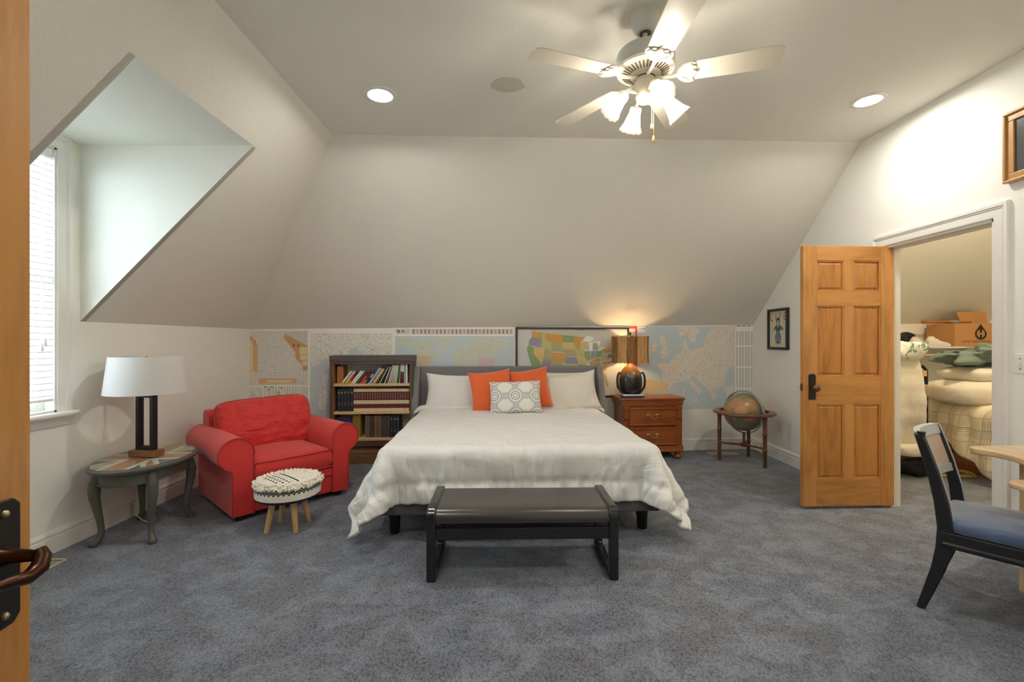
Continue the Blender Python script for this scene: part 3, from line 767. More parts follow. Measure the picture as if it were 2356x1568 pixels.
def flag():
    t = NT('faded_flag_print'); s = t.xyz(t.co()); 
    L = t.ma('DIVIDE', s[1], AY - .02); S_ = t.ma('DIVIDE', s[0], AX - .02)      # long and short direction, -1..1
    def lt(a, b): return t.ma('LESS_THAN', a, b)
    al, as_ = t.ma('ABSOLUTE', L), t.ma('ABSOLUTE', S_)
    d1 = t.ma('ABSOLUTE', t.ma('SUBTRACT', as_, t.ma('MULTIPLY', al, .95)))
    red = '#d78a66'
    c = t.mix(lt(d1, .24), srgb('#5c5f5e'), srgb('#f0ebe0')); c = t.mix(lt(d1, .10), c, srgb(red))
    c = t.mix(t.ma('MAXIMUM', lt(al, .27), lt(as_, .38)), c, srgb('#f0ebe0')); c = t.mix(t.ma('MAXIMUM', lt(al, .17), lt(as_, .25)), c, srgb(red))
    t.col(t.mix(t.ma('MULTIPLY', t.noise(t.co(), 9, 4), .25), c, srgb('#b98a6c'))); t.set(.35)
    return t.m
ell([(.020, .513), (.020, .5152)]).build('flag_print', flag(), tb)
gt = NT('clear_table_glass'); a_ = gt.new('ShaderNodeBsdfTransparent'); b_ = gt.new('ShaderNodeBsdfGlossy'); c_ = gt.new('ShaderNodeMixShader'); fz = gt.new('ShaderNodeFresnel')
b_.inputs['Roughness'].default_value = .03; a_.inputs[0].default_value = (.93, .97, .95, 1); c_.inputs[0].default_value = .14; gt.link(a_.outputs[0], c_.inputs[1]); gt.link(b_.outputs[0], c_.inputs[2]); gt.link(c_.outputs[0], gt.out.inputs[0])
ell([(.021, .5156), (.017, .517), (.017, .5215), (.021, .523)]).build('glass_top', gt.m, tb, smooth=40)
for sx in (-1, 1):
    for sy in (-1, 1):
        d = Vector((sx, sy * 1.05, 0)).normalized(); b0 = Vector((sx * .150, sy * .205, 0))
        pts = [(.0, .478, .030), (.008, .44, .032), (.022, .40, .034), (.030, .36, .033), (.028, .31, .029), (.016, .24, .0235), (.002, .16, .0195), (-.006, .10, .0175), (-.002, .06, .0175), (.014, .032, .020), (.030, .016, .026), (.034, .004, .026), (.034, .0, .021)]
        MB().tube([b0 + d * o + Vector((0, 0, z)) for o, z, r in pts], [r for o, z, r in pts], 16, up=(d.x, d.y, 0)).build('leg', M_grey, tb, smooth=60)

# ------------------------------------------------------------------ lamp on the side table
lp = thing('table_lamp', 'table lamp with white drum shade on an open black frame', 'lamp', (-2.545, 3.17, .523), R(-8))
M_wn = wood('walnut_lamp_base', '#7d5232', '#5c3a22', 'X', 2.)
MB().box(-.098, .098, -.045, .045, 0, .042).build('base_block', M_wn, lp, bevel=.003)
m = MB(); w_ = .068; m.box(-w_, -w_ + .026, -.02, .02, .042, .43); m.box(w_ - .026, w_, -.02, .02, .042, .43); m.box(-w_ + .026, w_ - .026, -.02, .02, .042, .068); m.box(-w_ + .026, w_ - .026, -.02, .02, .404, .43)
m.build('frame', mat('matte_black_metal', '#1c1e24', .45, .3), lp, bevel=.002)
def shade_mat(name, c, warm=.0):
    t = NT(name); co = t.co(); w = t.noise(t.map(co, (1, 1, 3)), 160, 2); w2 = t.noise(t.map(co, (3, 3, .6)), 120, 2)
    c = srgb(c); cc = t.mix(t.ma('MULTIPLY', t.ma('ADD', w, w2), .5), c, tuple(x * .85 for x in c[:3]) + (1,)); t.col(cc)
    d = t.new('ShaderNodeBsdfTranslucent'); t.link(cc, d.inputs[0]); mx = t.new('ShaderNodeMixShader'); mx.inputs[0].default_value = .35
    t.set(.9, spec=.1); t.bump(t.ma('ADD', w, w2), .25, .002); t.link(t.b.outputs[0], mx.inputs[1]); t.link(d.outputs[0], mx.inputs[2]); t.link(mx.outputs[0], t.out.inputs[0]); return t.m
MB().lathe([(.236, .437), (.207, .69), (.204, .69), (.233, .437)], 56, closed=True).build('lamp_shade', shade_mat('white_linen_shade', '#efedea'), lp, smooth=40)
m = MB(); m.cyl((0, 0, .43), (0, 0, .66), .006, n=8); 
for a in (0, 120, 240): m.cyl((0, 0, .655), (.204 * math.cos(R(a)), .204 * math.sin(R(a)), .675), .002, n=5)
m.lathe([(.02, .43), (.02, .50), (.012, .505)], 14); m.build('socket_and_spider', mat('brushed_nickel', '#9a9a98', .35, .9), lp, smooth=40)
MB().lathe([(.001, .69), (.009, .685), (.006, .672), (.004, .66)], 12).build('finial', mat('brushed_nickel', '#9a9a98', .35, .9), lp, smooth=50)
# lamp cord down the wall side
cd = tag(MB().tube([(XL + .004, 3.50, .40), (XL + .012, 3.49, .33), (XL + .02, 3.48, .25), (XL + .035, 3.44, .17), (XL + .05, 3.40, .10), (XL + .09, 3.36, .035), (XL + .16, 3.33, .012), (XL + .22, 3.30, .008), (XL + .25, 3.33, .006), (XL + .22, 3.37, .006)], .0035, 8).build('cord', mat('white_cord_plastic', '#e7e6e0', .4), None, smooth=60), 'thin white cord hanging behind the oval table', 'cord')

# ------------------------------------------------------------------ bookcase
BKR = R(4.0); BKX, BKY = -1.947, 4.862
bks = thing('bookcase', 'dark stained bookcase with pale pine shelves beside the bed', 'bookcase', (BKX, BKY, 0), BKR)
M_dk = wood('dark_stained_pine', '#5a5251', '#3e3836', 'X', 1.4, .55, 0.)
M_dkv = wood('dark_stained_pine_upright', '#57504e', '#3c3533', 'Z', 1.4, .55, 0.)
M_pine = wood('raw_pine_shelf', '#d9b98a', '#bd9664', 'X', 1.4, .6, 0.)
M_pinev = wood('aged_pine_side', '#8d6238', '#6d4826', 'Z', 1.4, .6, 0.)
M_pined = wood('brown_pine_plinth', '#86603a', '#664526', 'X', 1.4, .6, 0.)
BW, BD, BH = .88, .27, 1.163
for x0, x1, n_ in ((0, .022, 's'), (BW - .022, BW, 's')):
    MB().box(x0, x1, 0, BD, 0, BH - .058).build('side_panel', M_dkv, bks, bevel=.002)
for x0, x1 in ((.022, .040), (BW - .040, BW - .022)): MB().box(x0, x1, .012, BD - .012, .10, BH - .06).build('side_lining', M_pinev, bks)
MB().box(-.004, BW + .004, -.008, BD, BH - .06, BH).build('top_cap', M_dk, bks, bevel=.003)
MB().box(.022, BW - .022, .0, .018, BH - .092, BH - .06).build('top_rail', M_dk, bks, bevel=.002)
MB().box(.04, BW - .04, BD - .012, BD - .002, .02, BH - .06).build('back_panel', mat('near_black_back_panel', '#2b2724', .8), bks)
SH = (.862, .562, .276)
for z in SH: MB().box(.040, BW - .040, .004, BD - .012, z - .028, z).build('shelf', M_pine, bks, bevel=.002)
MB().box(.040, BW - .040, .010, BD - .012, .108, .140).build('shelf', M_pined, bks, bevel=.002)
MB().box(.022, BW - .022, .004, .022, 0, .102).build('plinth', M_pined, bks, bevel=.002)

# ------------------------------------------------------------------ books (local x along the shelf -> world)
BM = Matrix.Translation((BKX, BKY, 0)) @ Matrix.Rotation(BKR, 4, 'Z')
M_page = mat('book_page_edges', '#e2d9c3', .9, var=(120, .12))
M_gold = mat('gold_foil', '#c9b98c', .4, .3)
def cover(c): return mat('book_cover_' + c[1:], c, .55, var=(14, .10))
_bcache = {}
def book(lab, c, x, z, th, h, d, lean=0, group=None, bands=None, y=.035, name='book', gold=None):
    key = (c, round(th, 4), round(h, 4), round(d, 4), str(bands), gold)
    if key not in _bcache:
        m = MB(); ms = [cover(c), M_page, M_gold]
        zs_ = [(0, h, 0)]
        if bands:
            ms += [cover(b[2]) for b in bands]; zs_ = []; q = 0
            for i, (b0, b1, _) in enumerate(bands):
                if b0 * h > q: zs_.append((q, b0 * h, 0))
                zs_.append((b0 * h, b1 * h, 3 + i)); q = b1 * h
            if q < h: zs_.append((q, h, 0))
        t_ = .0022; r_ = min(.006, th * .25)
        for (z0, z1, mi) in zs_:       # rounded spine and two boards
            m.ex([(r_, 0), (th - r_, 0), (th, r_), (th, r_ * 2), (0, r_ * 2), (0, r_)], 'Z', z0, z1, mi)
            m.box(0, t_, r_ * 2, d, z0, z1, mi); m.box(th - t_, th, r_ * 2, d, z0, z1, mi)
        m.box(t_, th - t_, r_ * 2, d - .004, .004, h - .004, 1)
        if gold:
            rg = random.Random(gold)
            for (g0, g1, n) in ((.80, .86, 3), (.28, .36, 2)) if gold > 0 else ((.56, .80, 6),):
                for k in range(n):
                    zz = h * (g0 + (g1 - g0) * k / max(1, n - 1)); w_ = th * rg.uniform(.35, .62)
                    m.box(th / 2 - w_ / 2, th / 2 + w_ / 2, -.0006, .002, zz, zz + h * .014, 2)
        _bcache[key] = m.build(name, ms, None, fix=False); o = _bcache[key]
    else:
        o = _bcache[key].copy(); COL.objects.link(o)
    A = R(lean)
    o.matrix_world = BM @ Matrix.Translation((x, y, z + .0005)) @ Matrix.Rotation(A, 4, 'Y')
    return tag(o, lab, 'book', group)
# top shelf: a pine block, leaning paperbacks, then upright thin volumes
blk = tag(MB().box(0, .065, 0, .16, 0, .185).build('bookend', wood('pine_block', '#a5713c', '#87572b', 'Z', 1.5, .6, 0.), None, bevel=.003), 'plain pine block standing at the left end of the top shelf', 'bookend')
blk.matrix_world = BM @ Matrix.Translation((.06, .05, SH[0] + .0005))
px2m = lambda px: (px - 762) / 186. * BW
lean = [  # colour, px at foot, thickness, height, lean, words, bands
    ('#e6e2dc', 784, .022, .172, 37, 'white paperback, outermost of the leaning books by the pine block', ((0, .2, '#d8b54a'),)),
    ('#d9d6c6', 792, .020, .172, 37, 'cream leaning paperback with a yellow foot, beside the outermost white one', ((0, .25, '#e0b44c'),)),
    ('#5a4038', 798, .020, .172, 37, 'brown leaning paperback with a red label and orange foot', ((0, .3, '#d99a3a'), (.35, .62, '#b9332e'))),
    ('#e4e1da', 805, .022, .176, 38, 'white leaning paperback with yellow foot left of the black book', ((0, .15, '#e8c766'),)),
    ('#dcdcd8', 811, .020, .172, 38, 'pale grey leaning paperback touching the black book', None),
    ('#3c4448', 817, .030, .182, 38, 'thick charcoal leaning book among the pale paperbacks', None),
    ('#d2502f', 826, .022, .180, 37, 'bright red-orange leaning book next to the charcoal one', ((.6, 1., '#7a1f26'),)),
    ('#5b4a3a', 833, .018, .172, 37, 'dark brown leaning paperback right of the red-orange book', ((0, .3, '#b09a6e'),)),
    ('#2a2c38', 839, .016, .165, 36, 'navy leaning paperback left of the pale blue book', ((.5, .8, '#b7bfcb'),)),
    ('#9fb2d3', 845, .028, .212, 35, 'tall pale blue leaning book rising above its neighbours', None),
    ('#d9b184', 854, .028, .196, 34, 'tan and orange leaning book right of the pale blue one', ((0, .1, '#d9683e'),)),
]
for i, (c, px, th, h, ln, lab, bd) in enumerate(lean):
    book(lab, c, px2m(px), SH[0], th, h, .13, ln, 'leaning paperbacks on the top shelf', bd, .03)
up = [('#44523c', 865, .014, 20, 'dark green slim book, first of the nearly upright ones'), ('#c9c4b8', 869, .012, 16, 'beige slim book beside the dark green one'),
      ('#2b2b2b', 872.5, .010, 15, 'black slim book near the tan one on the top shelf'), ('#d9d6d0', 876, .013, 13, 'off-white slim book with a dark stripe'), ('#7a6f6a', 880, .012, 12, 'taupe slim book on the top shelf'),
      ('#e2dfd8', 884, .014, 10, 'ivory slim book right of the taupe one'), ('#d3cfc4', 888.5, .012, 9, 'stone coloured slim book'), ('#e8e6e0', 892.5, .011, 8, 'bright white slim book in the middle of the row'),
      ('#c6beb0', 896, .012, 7, 'sand coloured slim book in the middle of the row'), ('#e0ded8', 900, .011, 6, 'second bright white slim book, left of the green pair'), ('#d8d4ca', 903.5, .010, 6, 'cream slim book touching the green pair'),
      ('#4f8a4a', 907, .013, 6, 'bright green slim book on the top shelf'), ('#2e5c34', 911, .008, 5, 'deep green slim book right of the bright green one'), ('#a9b58c', 914, .012, 4, 'sage green slim book on the top shelf'),
      ('#22252c', 918.5, .010, 3, 'black slim book left of the crimson one'), ('#a52a38', 922, .013, 3, 'crimson slim book with a white top on the top shelf'), ('#232326', 926.5, .008, 1, 'black slim book right of the crimson one'),
      ('#b9c2cf', 929.5, .012, 1, 'pale blue slim book near the right end'), ('#3a4152', 933.5, .007, 0, 'slate blue thin pamphlet near the right end'), ('#dfe3e6', 936, .016, 0, 'white slim book, last but one at the right end'), ('#c9d6d6', 941, .013, 0, 'pale aqua slim book at the right end of the top shelf')]
lns = [32, 28, 24, 20.5, 17.5, 15, 13, 11, 9.5, 8, 7, 6, 5, 4, 3, 2, 1, 0, 0, 0, 0]; hb_ = [.196 + .006 * ((i * 7) % 3) for i in range(21)]
def row_x(sc):
    x = px2m(854) + .028 / math.cos(R(34)) + .196 * (math.tan(R(34)) - math.tan(R(lns[0]))); xs = []
    for i, u in enumerate(up):
        xs.append(x); nx_ = lns[min(i + 1, 20)]; x += u[2] * sc / math.cos(R(lns[i])) + .0006 + .197 * (math.tan(R(lns[i])) - math.tan(R(nx_)))
    return xs, x
ksc = min([1.0, .9, .8, .7, .6, .5], key=lambda k: abs(row_x(k)[1] - (BW - .043)) + (9 if row_x(k)[1] > BW - .041 else 0)); uxs = row_x(ksc)[0]
for i, (c, px, th, ln, lab) in enumerate(up):
    bd = ((.62, 1., '#e6e2de'),) if 'crimson' in lab else None
    book(lab, c, uxs[i], SH[0], th * ksc, hb_[i], .14, lns[i], 'slim books upright on the top shelf', bd, .028)
# middle shelf: five dark volumes, then the matched maroon and cream set
x = .068
for i in range(5):
    th = .0335
    book('dark navy gilt-lettered volume, %s from the left on the middle shelf' % ordinal(i), '#2b313a', x, SH[1], th, .240, .15, 0, 'navy volumes on the middle shelf', None, .03, gold=i + 1); x += th + .0008
n = 22; th = (BW - .046 - x) / n - .0006
for i in range(n):
    book('maroon and cream bound volume, %s from the navy books on the middle shelf' % ordinal(i), '#d8cbaa', x, SH[1], th, .240, .15, 0, 'matched maroon and cream set', ((.13, .32, '#6d2c30'), (.49, .87, '#642a30')), .03, gold=-1); x += th + .0006
# bottom shelf: box, folder, brown binders, dark volumes
book('blue and white boxed game on the low shelf behind the chair arm', '#3a4c86', .05, SH[2], .17, .215, .19, 0, None, ((.80, 1., '#28376b'),), .045, 'game_box')
book('mustard yellow folder on the low shelf', '#8f7b2e', .225, SH[2], .085, .245, .2, 0, None, None, .04, 'folder')
x = .365
for i, (c, th) in enumerate([('#77604e', .020), ('#7c644f', .022), ('#4e4440', .012), ('#5a4a42', .016), ('#4a403c', .018), ('#836547', .026), ('#6b5647', .014), ('#836447', .028), ('#55494a', .018), ('#4f4848', .014), ('#584c48', .016), ('#544a48', .018), ('#5c4e46', .020)]):
    book('brown-grey ring binder, %s from the left on the low shelf' % ordinal(i), c, x, SH[2], th, .236, .17, 0, 'brown binders on the low shelf', None, .03, 'binder'); x += th + .0012
for i in range(3):
    th = .034; book('dark navy volume at the right end of the low shelf, %s of three' % ordinal(i), '#2b313a', x + .003, SH[2], th, .236, .15, 0, 'navy volumes on the low shelf', None, .03, gold=i + 7); x += th + .0008

# ------------------------------------------------------------------ nightstand
ns = thing('nightstand', 'cherry wood nightstand with two drawers and bun feet', 'nightstand', (1.57, 5.055, 0), R(5))
M_ch = wood('cherry_veneer', '#9c5426', '#7c3c18', 'X', 1.2, .3, .35, 6.); M_chv = wood('cherry_upright', '#8f4a22', '#733817', 'Z', 1.2, .3, .35, 6.)
M_br = mat('antique_brass', '#b6a274', .35, .85)
hw = .37; dp = .365
MB().box(-.335, .335, .025, dp - .01, .085, .60).build('body', M_chv, ns, bevel=.003)
m = MB(); m.ex([(0, .668), (.004, .678), (.004, .684), (.012, .688), (dp, .688), (dp, .664), (.008, .664)], 'X', -hw, hw); m.build('top', M_ch, ns, smooth=30, bevel=.003, fix=True)
fr = MB()
for i in range(3): 
    z = .604 + i * .0205; fr.box(-.362 + .004 * (2 - i), .362 - .004 * (2 - i), .010 + .003 * (2 - i), dp - .006, z, z + .0165)
fr.box(-.345, .345, .02, dp - .008, .598, .668); fr.build('reeded_frieze', M_ch, ns, bevel=.005, seg=3)
MB().lathe([(.001, -.018), (.008, -.016), (.010, -.010), (.006, -.004), (.008, .0)], 14, M=Matrix.Translation((.0, .012, .635)) @ Matrix.Rotation(R(-90), 4, 'X')).build('frieze_knob', M_br, ns, smooth=50)
for x in (-.338, .272):
    MB().box(x, x + .066, .012, .045, .085, .60).build('corner_post', M_chv, ns, bevel=.004)
    m = MB(); m.ex([(.012, .44), (.012, .60), (-.002, .598), (-.006, .575), (-.002, .545), (.004, .52), (-.004, .495), (-.004, .46), (.002, .445)], 'X', x + .006, x + .060); m.build('scroll_corbel', M_chv, ns, smooth=50, bevel=.004, fix=True)
for z0, z1 in ((.385, .570), (.165, .350)):
    d = MB().box(-.266, .266, .012, .035, z0, z1).build('drawer', M_ch, ns, bevel=.004)
    mm = MB(); mm.box(-.270, .270, .004, .016, z0 - .004, z0 + .012); mm.box(-.270, .270, .004, .016, z1 - .012, z1 + .004); mm.box(-.270, -.254, .004, .016, z0 + .012, z1 - .012); mm.box(.254, .270, .004, .016, z0 + .012, z1 - .012)
    mm.build('drawer_moulding', M_ch, d, bevel=.004, seg=3)
    hz = (z0 + z1) / 2 + .02
    hm = MB(); hm.tube([(-.045, .004, hz), (-.045, -.012, hz), (-.038, -.02, hz - .022), (-.02, -.022, hz - .034), (.02, -.022, hz - .034), (.038, -.02, hz - .022), (.045, -.012, hz), (.045, .004, hz)], .0042, 8)
    for x in (-.052, .052): hm.lathe([(.017, 0), (.014, .005), (.006, .008), (.001, .009)], 12, M=Matrix.Translation((x, .012, hz)) @ Matrix.Rotation(R(90), 4, 'X') @ Matrix.Diagonal((1.4, .8, 1, 1)))
    hm.build('drawer_pull', M_br, d, smooth=50)
m = MB(); m.ex([(.0, .085), (-.006, .09), (-.006, .098), (.004, .105), (.008, .145), (.03, .15), (dp, .15), (dp, .085)], 'X', -.350, .350); m.build('plinth', M_ch, ns, smooth=30, bevel=.004, fix=True)
for x in (-.30, .30):
    for y in (.045, dp - .06):
        MB().lathe([(.020, 0), (.032, .004), (.042, .020), (.043, .032), (.034, .045), (.028, .050), (.036, .058), (.040, .072), (.038, .086)], 24, (x, y, 0)).build('bun_foot', M_ch, ns, smooth=50)

# things on the nightstand
nb = tag(MB().box(-.125, .125, -.033, .033, 0, .022).build('note_book', mat('navy_cover_board', '#243056', .5), None, bevel=.003), 'navy paperback with a white top lying on the nightstand', 'book')
nb.location = (1.345, 5.082, .6885); nb.rotation_euler = (0, 0, R(4))
pg = MB().box(-.11, .125, -.03, .03, .022, .034).build('pages', mat('white_page_block', '#e6e6e6', .8), nb, bevel=.002)
bl2 = thing('bedside_lamp', 'glowing bedside lamp with a twig shade on a brown glazed jug', 'lamp', (1.352, 5.20, .6885), 0)
def glaze():
    t = NT('brown_black_jug_glaze'); co = t.co(); s = t.xyz(co); n = t.noise(co, 14, 4)
    f = t.ma('ADD', t.ma('MULTIPLY', s[2], 3.0), t.ma('MULTIPLY', n, .35))
    t.col(t.ramp(f, [(.0, srgb('#1d1a1a')), (.82, srgb('#262120')), (1.0, srgb('#8a6636'))])); t.set(.28, spec=.5, coat=.4); t.bump(n, .12, .004); return t.m
MB().lathe([(.07, .03), (.085, .035), (.115, .07), (.130, .12), (.133, .18), (.127, .23), (.105, .285), (.075, .325), (.045, .355), (.022, .375), (.016, .395)], 36).build('jug', glaze(), bl2, smooth=60)
M_str = mat('dark_leather_strap', '#2e2926', .5)
m = MB(); m.lathe([(.075, .0), (.082, .004), (.082, .014), (.09, .02), (.07, .032)], 24); m.build('foot_ring', M_str, bl2, smooth=40)
for s in (-1, 1):
    m = MB(); m.tube([(s * .110, -.02, .265), (s * .135, -.025, .272), (s * .152, -.03, .235), (s * .158, -.03, .17), (s * .150, -.03, .11), (s * .11, -.04, .055), (s * .06, -.05, .018)], [.012, .012, .012, .012, .014, .013, .010], 10); m.build('handle', M_str, bl2, smooth=60)
# scalloped twig shade
M_twig = wood('dried_twig', '#c79a62', '#96693a', 'Z', 3., .7, 0.); M_twig2 = wood('dark_dried_twig', '#94683a', '#6b4522', 'Z', 3., .7, 0.)
t = NT('thin_twig_liner'); d_ = t.new('ShaderNodeBsdfTranslucent'); d_.inputs[0].default_value = srgb('#c98d4a'); t.col(srgb('#a9763c')); mx = t.new('ShaderNodeMixShader'); mx.inputs[0].default_value = .6
t.link(t.b.outputs[0], mx.inputs[1]); t.link(d_.outputs[0], mx.inputs[2]); t.link(mx.outputs[0], t.out.inputs[0]); M_liner = t.m
def scal(q): return .178 + .022 * abs(math.sin(q * 2.5 + .35)) ** .8
MB().lathe([(.985, .395), (.985, .675)], 90, fn=lambda q, z: scal(q), closed=False, mi=0).build('shade_liner', M_liner, bl2, smooth=60)
# open the liner's caps so light leaves above and below
lo = bl2.children[-1]; bm = bmesh.new(); bm.from_mesh(lo.data); bmesh.ops.delete(bm, geom=[f for f in bm.faces if len(f.verts) > 4], context='FACES'); bm.to_mesh(lo.data); bm.free()
m = MB(); rnd = random.Random(2)
for i in range(170):
    q = 2 * PI * i / 170; r = scal(q) + .002; z0 = .385 + rnd.uniform(-.006, .008); z1 = .682 + rnd.uniform(-.008, .008)
    pts = []
    for k in range(4):
        zz = z0 + (z1 - z0) * k / 3; b_ = 1 + .035 * math.cos(PI * (k / 3 - .0)) ** 2 - .01; qq = q + rnd.uniform(-.005, .005)
        pts.append((r * b_ * math.cos(qq), r * b_ * math.sin(qq), zz))
    m.tube(pts, rnd.uniform(.0036, .0056), 6, mi=int(((q + .14) / (2 * PI) * 10)) % 2)
tw = m.build('twig_shade', [M_twig, M_twig2], bl2, smooth=60); tw['kind'] = 'stuff'
MB().lathe([(.001, .735), (.014, .725), (.012, .712), (.006, .70), (.004, .66)], 12).build('finial', M_str, bl2, smooth=50)
m = MB(); m.cyl((0, 0, .39), (0, 0, .455), .014, n=12)
for a in (10, 130, 250): m.cyl((0, 0, .68), (.175 * math.cos(R(a)), .175 * math.sin(R(a)), .668), .002, n=5)
for x in (-.05, .05): m.cyl((x, 0, .45), (x, 0, .69), .002, n=5)
m.cyl((-.05, 0, .69), (.05, 0, .69), .002, n=5); m.build('socket_and_harp', M_br, bl2, smooth=40)
MB().sph((0, 0, .52), .032, 14, 10).build('bulb', emit('bedside_bulb_glow', '#ffd9a0', BED), bl2, smooth=180)

# ------------------------------------------------------------------ floor globe
gb = thing('globe', 'antique floor globe in a wooden three-legged stand', 'globe', (2.54, 4.985, 0), R(0))
M_gw = wood('brown_globe_stand_wood', '#6f4428', '#53301a', 'Z', 2., .35, .3)
def globe_mat():
    t = NT('antique_globe_print'); co = t.co(); n = t.noise(t.map(co, (1, 1, 1), loc=(1.3, .4, .7)), 5.5, 5, .6, .3); c2 = t.noise(co, 9, 3)
    land = t.ramp(n, [(.49, (0, 0, 0)), (.52, (1, 1, 1))]); l = t.mix(t.ramp(c2, [(.4, (0, 0, 0)), (.6, (1, 1, 1))]), srgb('#b58d55'), srgb('#ab7d5c'))
    t.col(t.mix(land, srgb('#7d7d66'), l)); t.set(.35, coat=.2); return t.m
gs = MB().sph((0, 0, 0), .205, 40, 24).build('globe_ball', globe_mat(), gb, smooth=180); gs.location = (0, 0, .545); gs.rotation_euler = (R(12), R(-28), R(20))
M_mer = mat('silver_meridian_band', '#a9b1ae', .4, .6)
m = MB(); A_ = Vector((math.sin(R(30)), 0, math.cos(R(30)))); 
a_dir = Vector((.472, -.880, 0)).normalized()
m.tube([(a_dir * math.cos(q) + Vector((0, 0, 1)) * math.sin(q)) * .226 + Vector((0, 0, .545)) for q in [2 * PI * i / 64 for i in range(64)]], .021, 8, closed=True, sx=.22, up=(.88, .472, 0)); m.build('meridian_ring', M_mer, gb, smooth=60)
MB().lathe([(.246, .528), (.300, .526), (.312, .534), (.312, .546), (.304, .556), (.288, .560), (.246, .558), (.242, .548)], 64, closed=True).build('horizon_ring', M_gw, gb, smooth=40)
legs = [(-.243, .055), (.09, -.255), (.16, .21)]
for (x, y) in legs:
    pr = [(.0165, 0), (.019, .01), (.019, .165), (.023, .172), (.0235, .18), (.019, .19), (.020, .33), (.025, .338), (.025, .346), (.020, .355), (.020, .49), (.024, .50), (.024, .528)]
    MB().lathe(pr, 16, (x, y, 0)).build('leg', M_gw, gb, smooth=45)
    m = MB(); e = Vector((x, y, .20)); c = Vector((.005, .0, .185)); m.tube([c, c.lerp(e, .3), c.lerp(e, .5), c.lerp(e, .55), c.lerp(e, .6), e], [.011, .011, .012, .016, .011, .011], 10); m.build('stretcher', M_gw, gb, smooth=50)
MB().lathe([(.03, .165), (.045, .175), (.045, .195), (.03, .205), (.014, .215), (.014, .318)], 20).build('centre_hub', M_gw, gb, smooth=45)

# ------------------------------------------------------------------ pictures on the right wall
M_bkf = mat('black_picture_frame', '#232428', .4); M_paper = mat('aged_cream_paper', '#d2cbb4', .8, var=(5, .06))
pf = thing('picture_frame', 'black framed vintage magazine cover lettered LIFE beside the globe', 'picture', (XR, 5.058, 1.452), 0)
def frame_bars(m, w, h, bw, d0, d1, inner=0):     # frame lies in local y,z, sticks out to -x
    m.box(-d1, -d0, -w, w, h - bw, h); m.box(-d1, -d0, -w, w, -h, -h + bw); m.box(-d1, -d0, -w, -w + bw, -h + bw, h - bw); m.box(-d1, -d0, w - bw, w, -h + bw, h - bw); return m
frame_bars(MB(), .190, .228, .028, .001, .030).build('frame', M_bkf, pf, bevel=.003)
sheet = MB().box(-.012, -.004, -.165, .165, -.203, .203).build('cover_sheet', M_paper, pf)
def on_wall(vs, dx, x0, z0): return [(-.0125 - dx, x0 - v[0], z0 + v[1]) for v in vs]     # text x runs to -y (towards camera = right in view)
cols = ['#b06a4a', '#b5655a', '#8a8f86', '#b5655a']
for i, ch in enumerate('LIFE'):
    vs, fs = text_mesh(ch, .12); m = MB(); m.add(on_wall(vs, .0008, .125 - i * .083, .095), fs); o = m.build('lettering', mat('cover_ink_' + cols[i][1:], cols[i], .8), sheet); o['label'] = 'letter ' + ch
def flat(m, pts, dx, mi=0): m.add([(-.0125 - dx, -x, z) for x, z in pts], [tuple(range(len(pts)))], mi)
fm = MB(); mm_ = [mat('cover_ink_blue', '#6f8794', .8), mat('cover_ink_dark', '#3a3f44', .8), mat('cover_ink_pale', '#b9bcae', .8), mat('cover_ink_slate', '#54686f', .8)]
flat(fm, [(.0 + .034 * math.cos(a) , .086 + .042 * math.sin(a)) for a in [i * PI / 8 for i in range(16)]], .0014, 1)
flat(fm, [(.0 + .020 * math.cos(a), .076 + .028 * math.sin(a)) for a in [i * PI / 8 for i in range(16)]], .0020, 2)
flat(fm, [(-.04, .045), (.04, .045), (.062, .02), (.03, -.03), (-.03, -.03), (-.062, .02)], .0016, 3)
flat(fm, [(-.03, -.02), (.03, -.02), (.06, -.09), (.05, -.13), (.004, -.14), (0, -.06), (-.004, -.14), (-.05, -.13), (-.06, -.09)], .0018, 0)
flat(fm, [(-.055, .03), (-.09, .0), (-.095, -.015), (-.07, -.018), (-.04, .005)], .0014, 0); flat(fm, [(.055, .03), (.10, .01), (.09, -.012), (.07, -.018), (.04, .005)], .0014, 0)
flat(fm, [(-.018, .05), (.018, .05), (0, .01)], .0022, 2); flat(fm, [(-.045, -.13), (-.035, -.13), (-.038, -.175), (-.044, -.175)], .0013, 1); flat(fm, [(.035, -.13), (.045, -.13), (.044, -.175), (.038, -.175)], .0013, 1); flat(fm, [(-.03, -.14), (.03, -.14), (.008, -.165), (-.008, -.165)], .0012, 1)
fm.build('printed_figure', mm_, sheet)
pf2 = thing('picture_frame', 'pale wood framed dark picture high on the wall above the closet casing', 'picture', (XR, 2.50, 2.465), 0)
m = MB(); frame_bars(m, .225, .205, .05, .001, .022); m.build('frame', wood('oak_frame', '#b98b52', '#98703c', 'Z', 2., .4, .2), pf2, bevel=.004)
frame_bars(MB(), .228, .208, .016, .012, .034).build('frame_lip', wood('oak_frame', '#b98b52', '#98703c'), pf2, bevel=.005)
MB().box(-.012, -.003, -.177, .177, -.157, .157).build('dark_sheet', mat('dark_slate_sheet', '#4d5150', .25), pf2)
sw = thing('light_switch', 'white light switch plate beside the closet casing', 'light switch', (XR, 2.632, 1.187), 0)
MB().box(-.006, 0, -.058, .058, -.058, .058).build('switch_plate', M_trim, sw, bevel=.003)
for y in (-.023, .023): MB().box(-.015, -.005, y - .005, y + .005, -.010, .014).build('toggle', M_trim, sw, bevel=.002)
for y in (-.023, .023):
    for z in (-.03, .03): MB().lathe([(.004, 0), (.003, .002), (.001, .0022)], 8, M=Matrix.Translation((-.006, y, z)) @ Matrix.Rotation(R(-90), 4, 'Y')).build('screw', mat('screw_metal', '#6a6a66', .4, .8), sw)

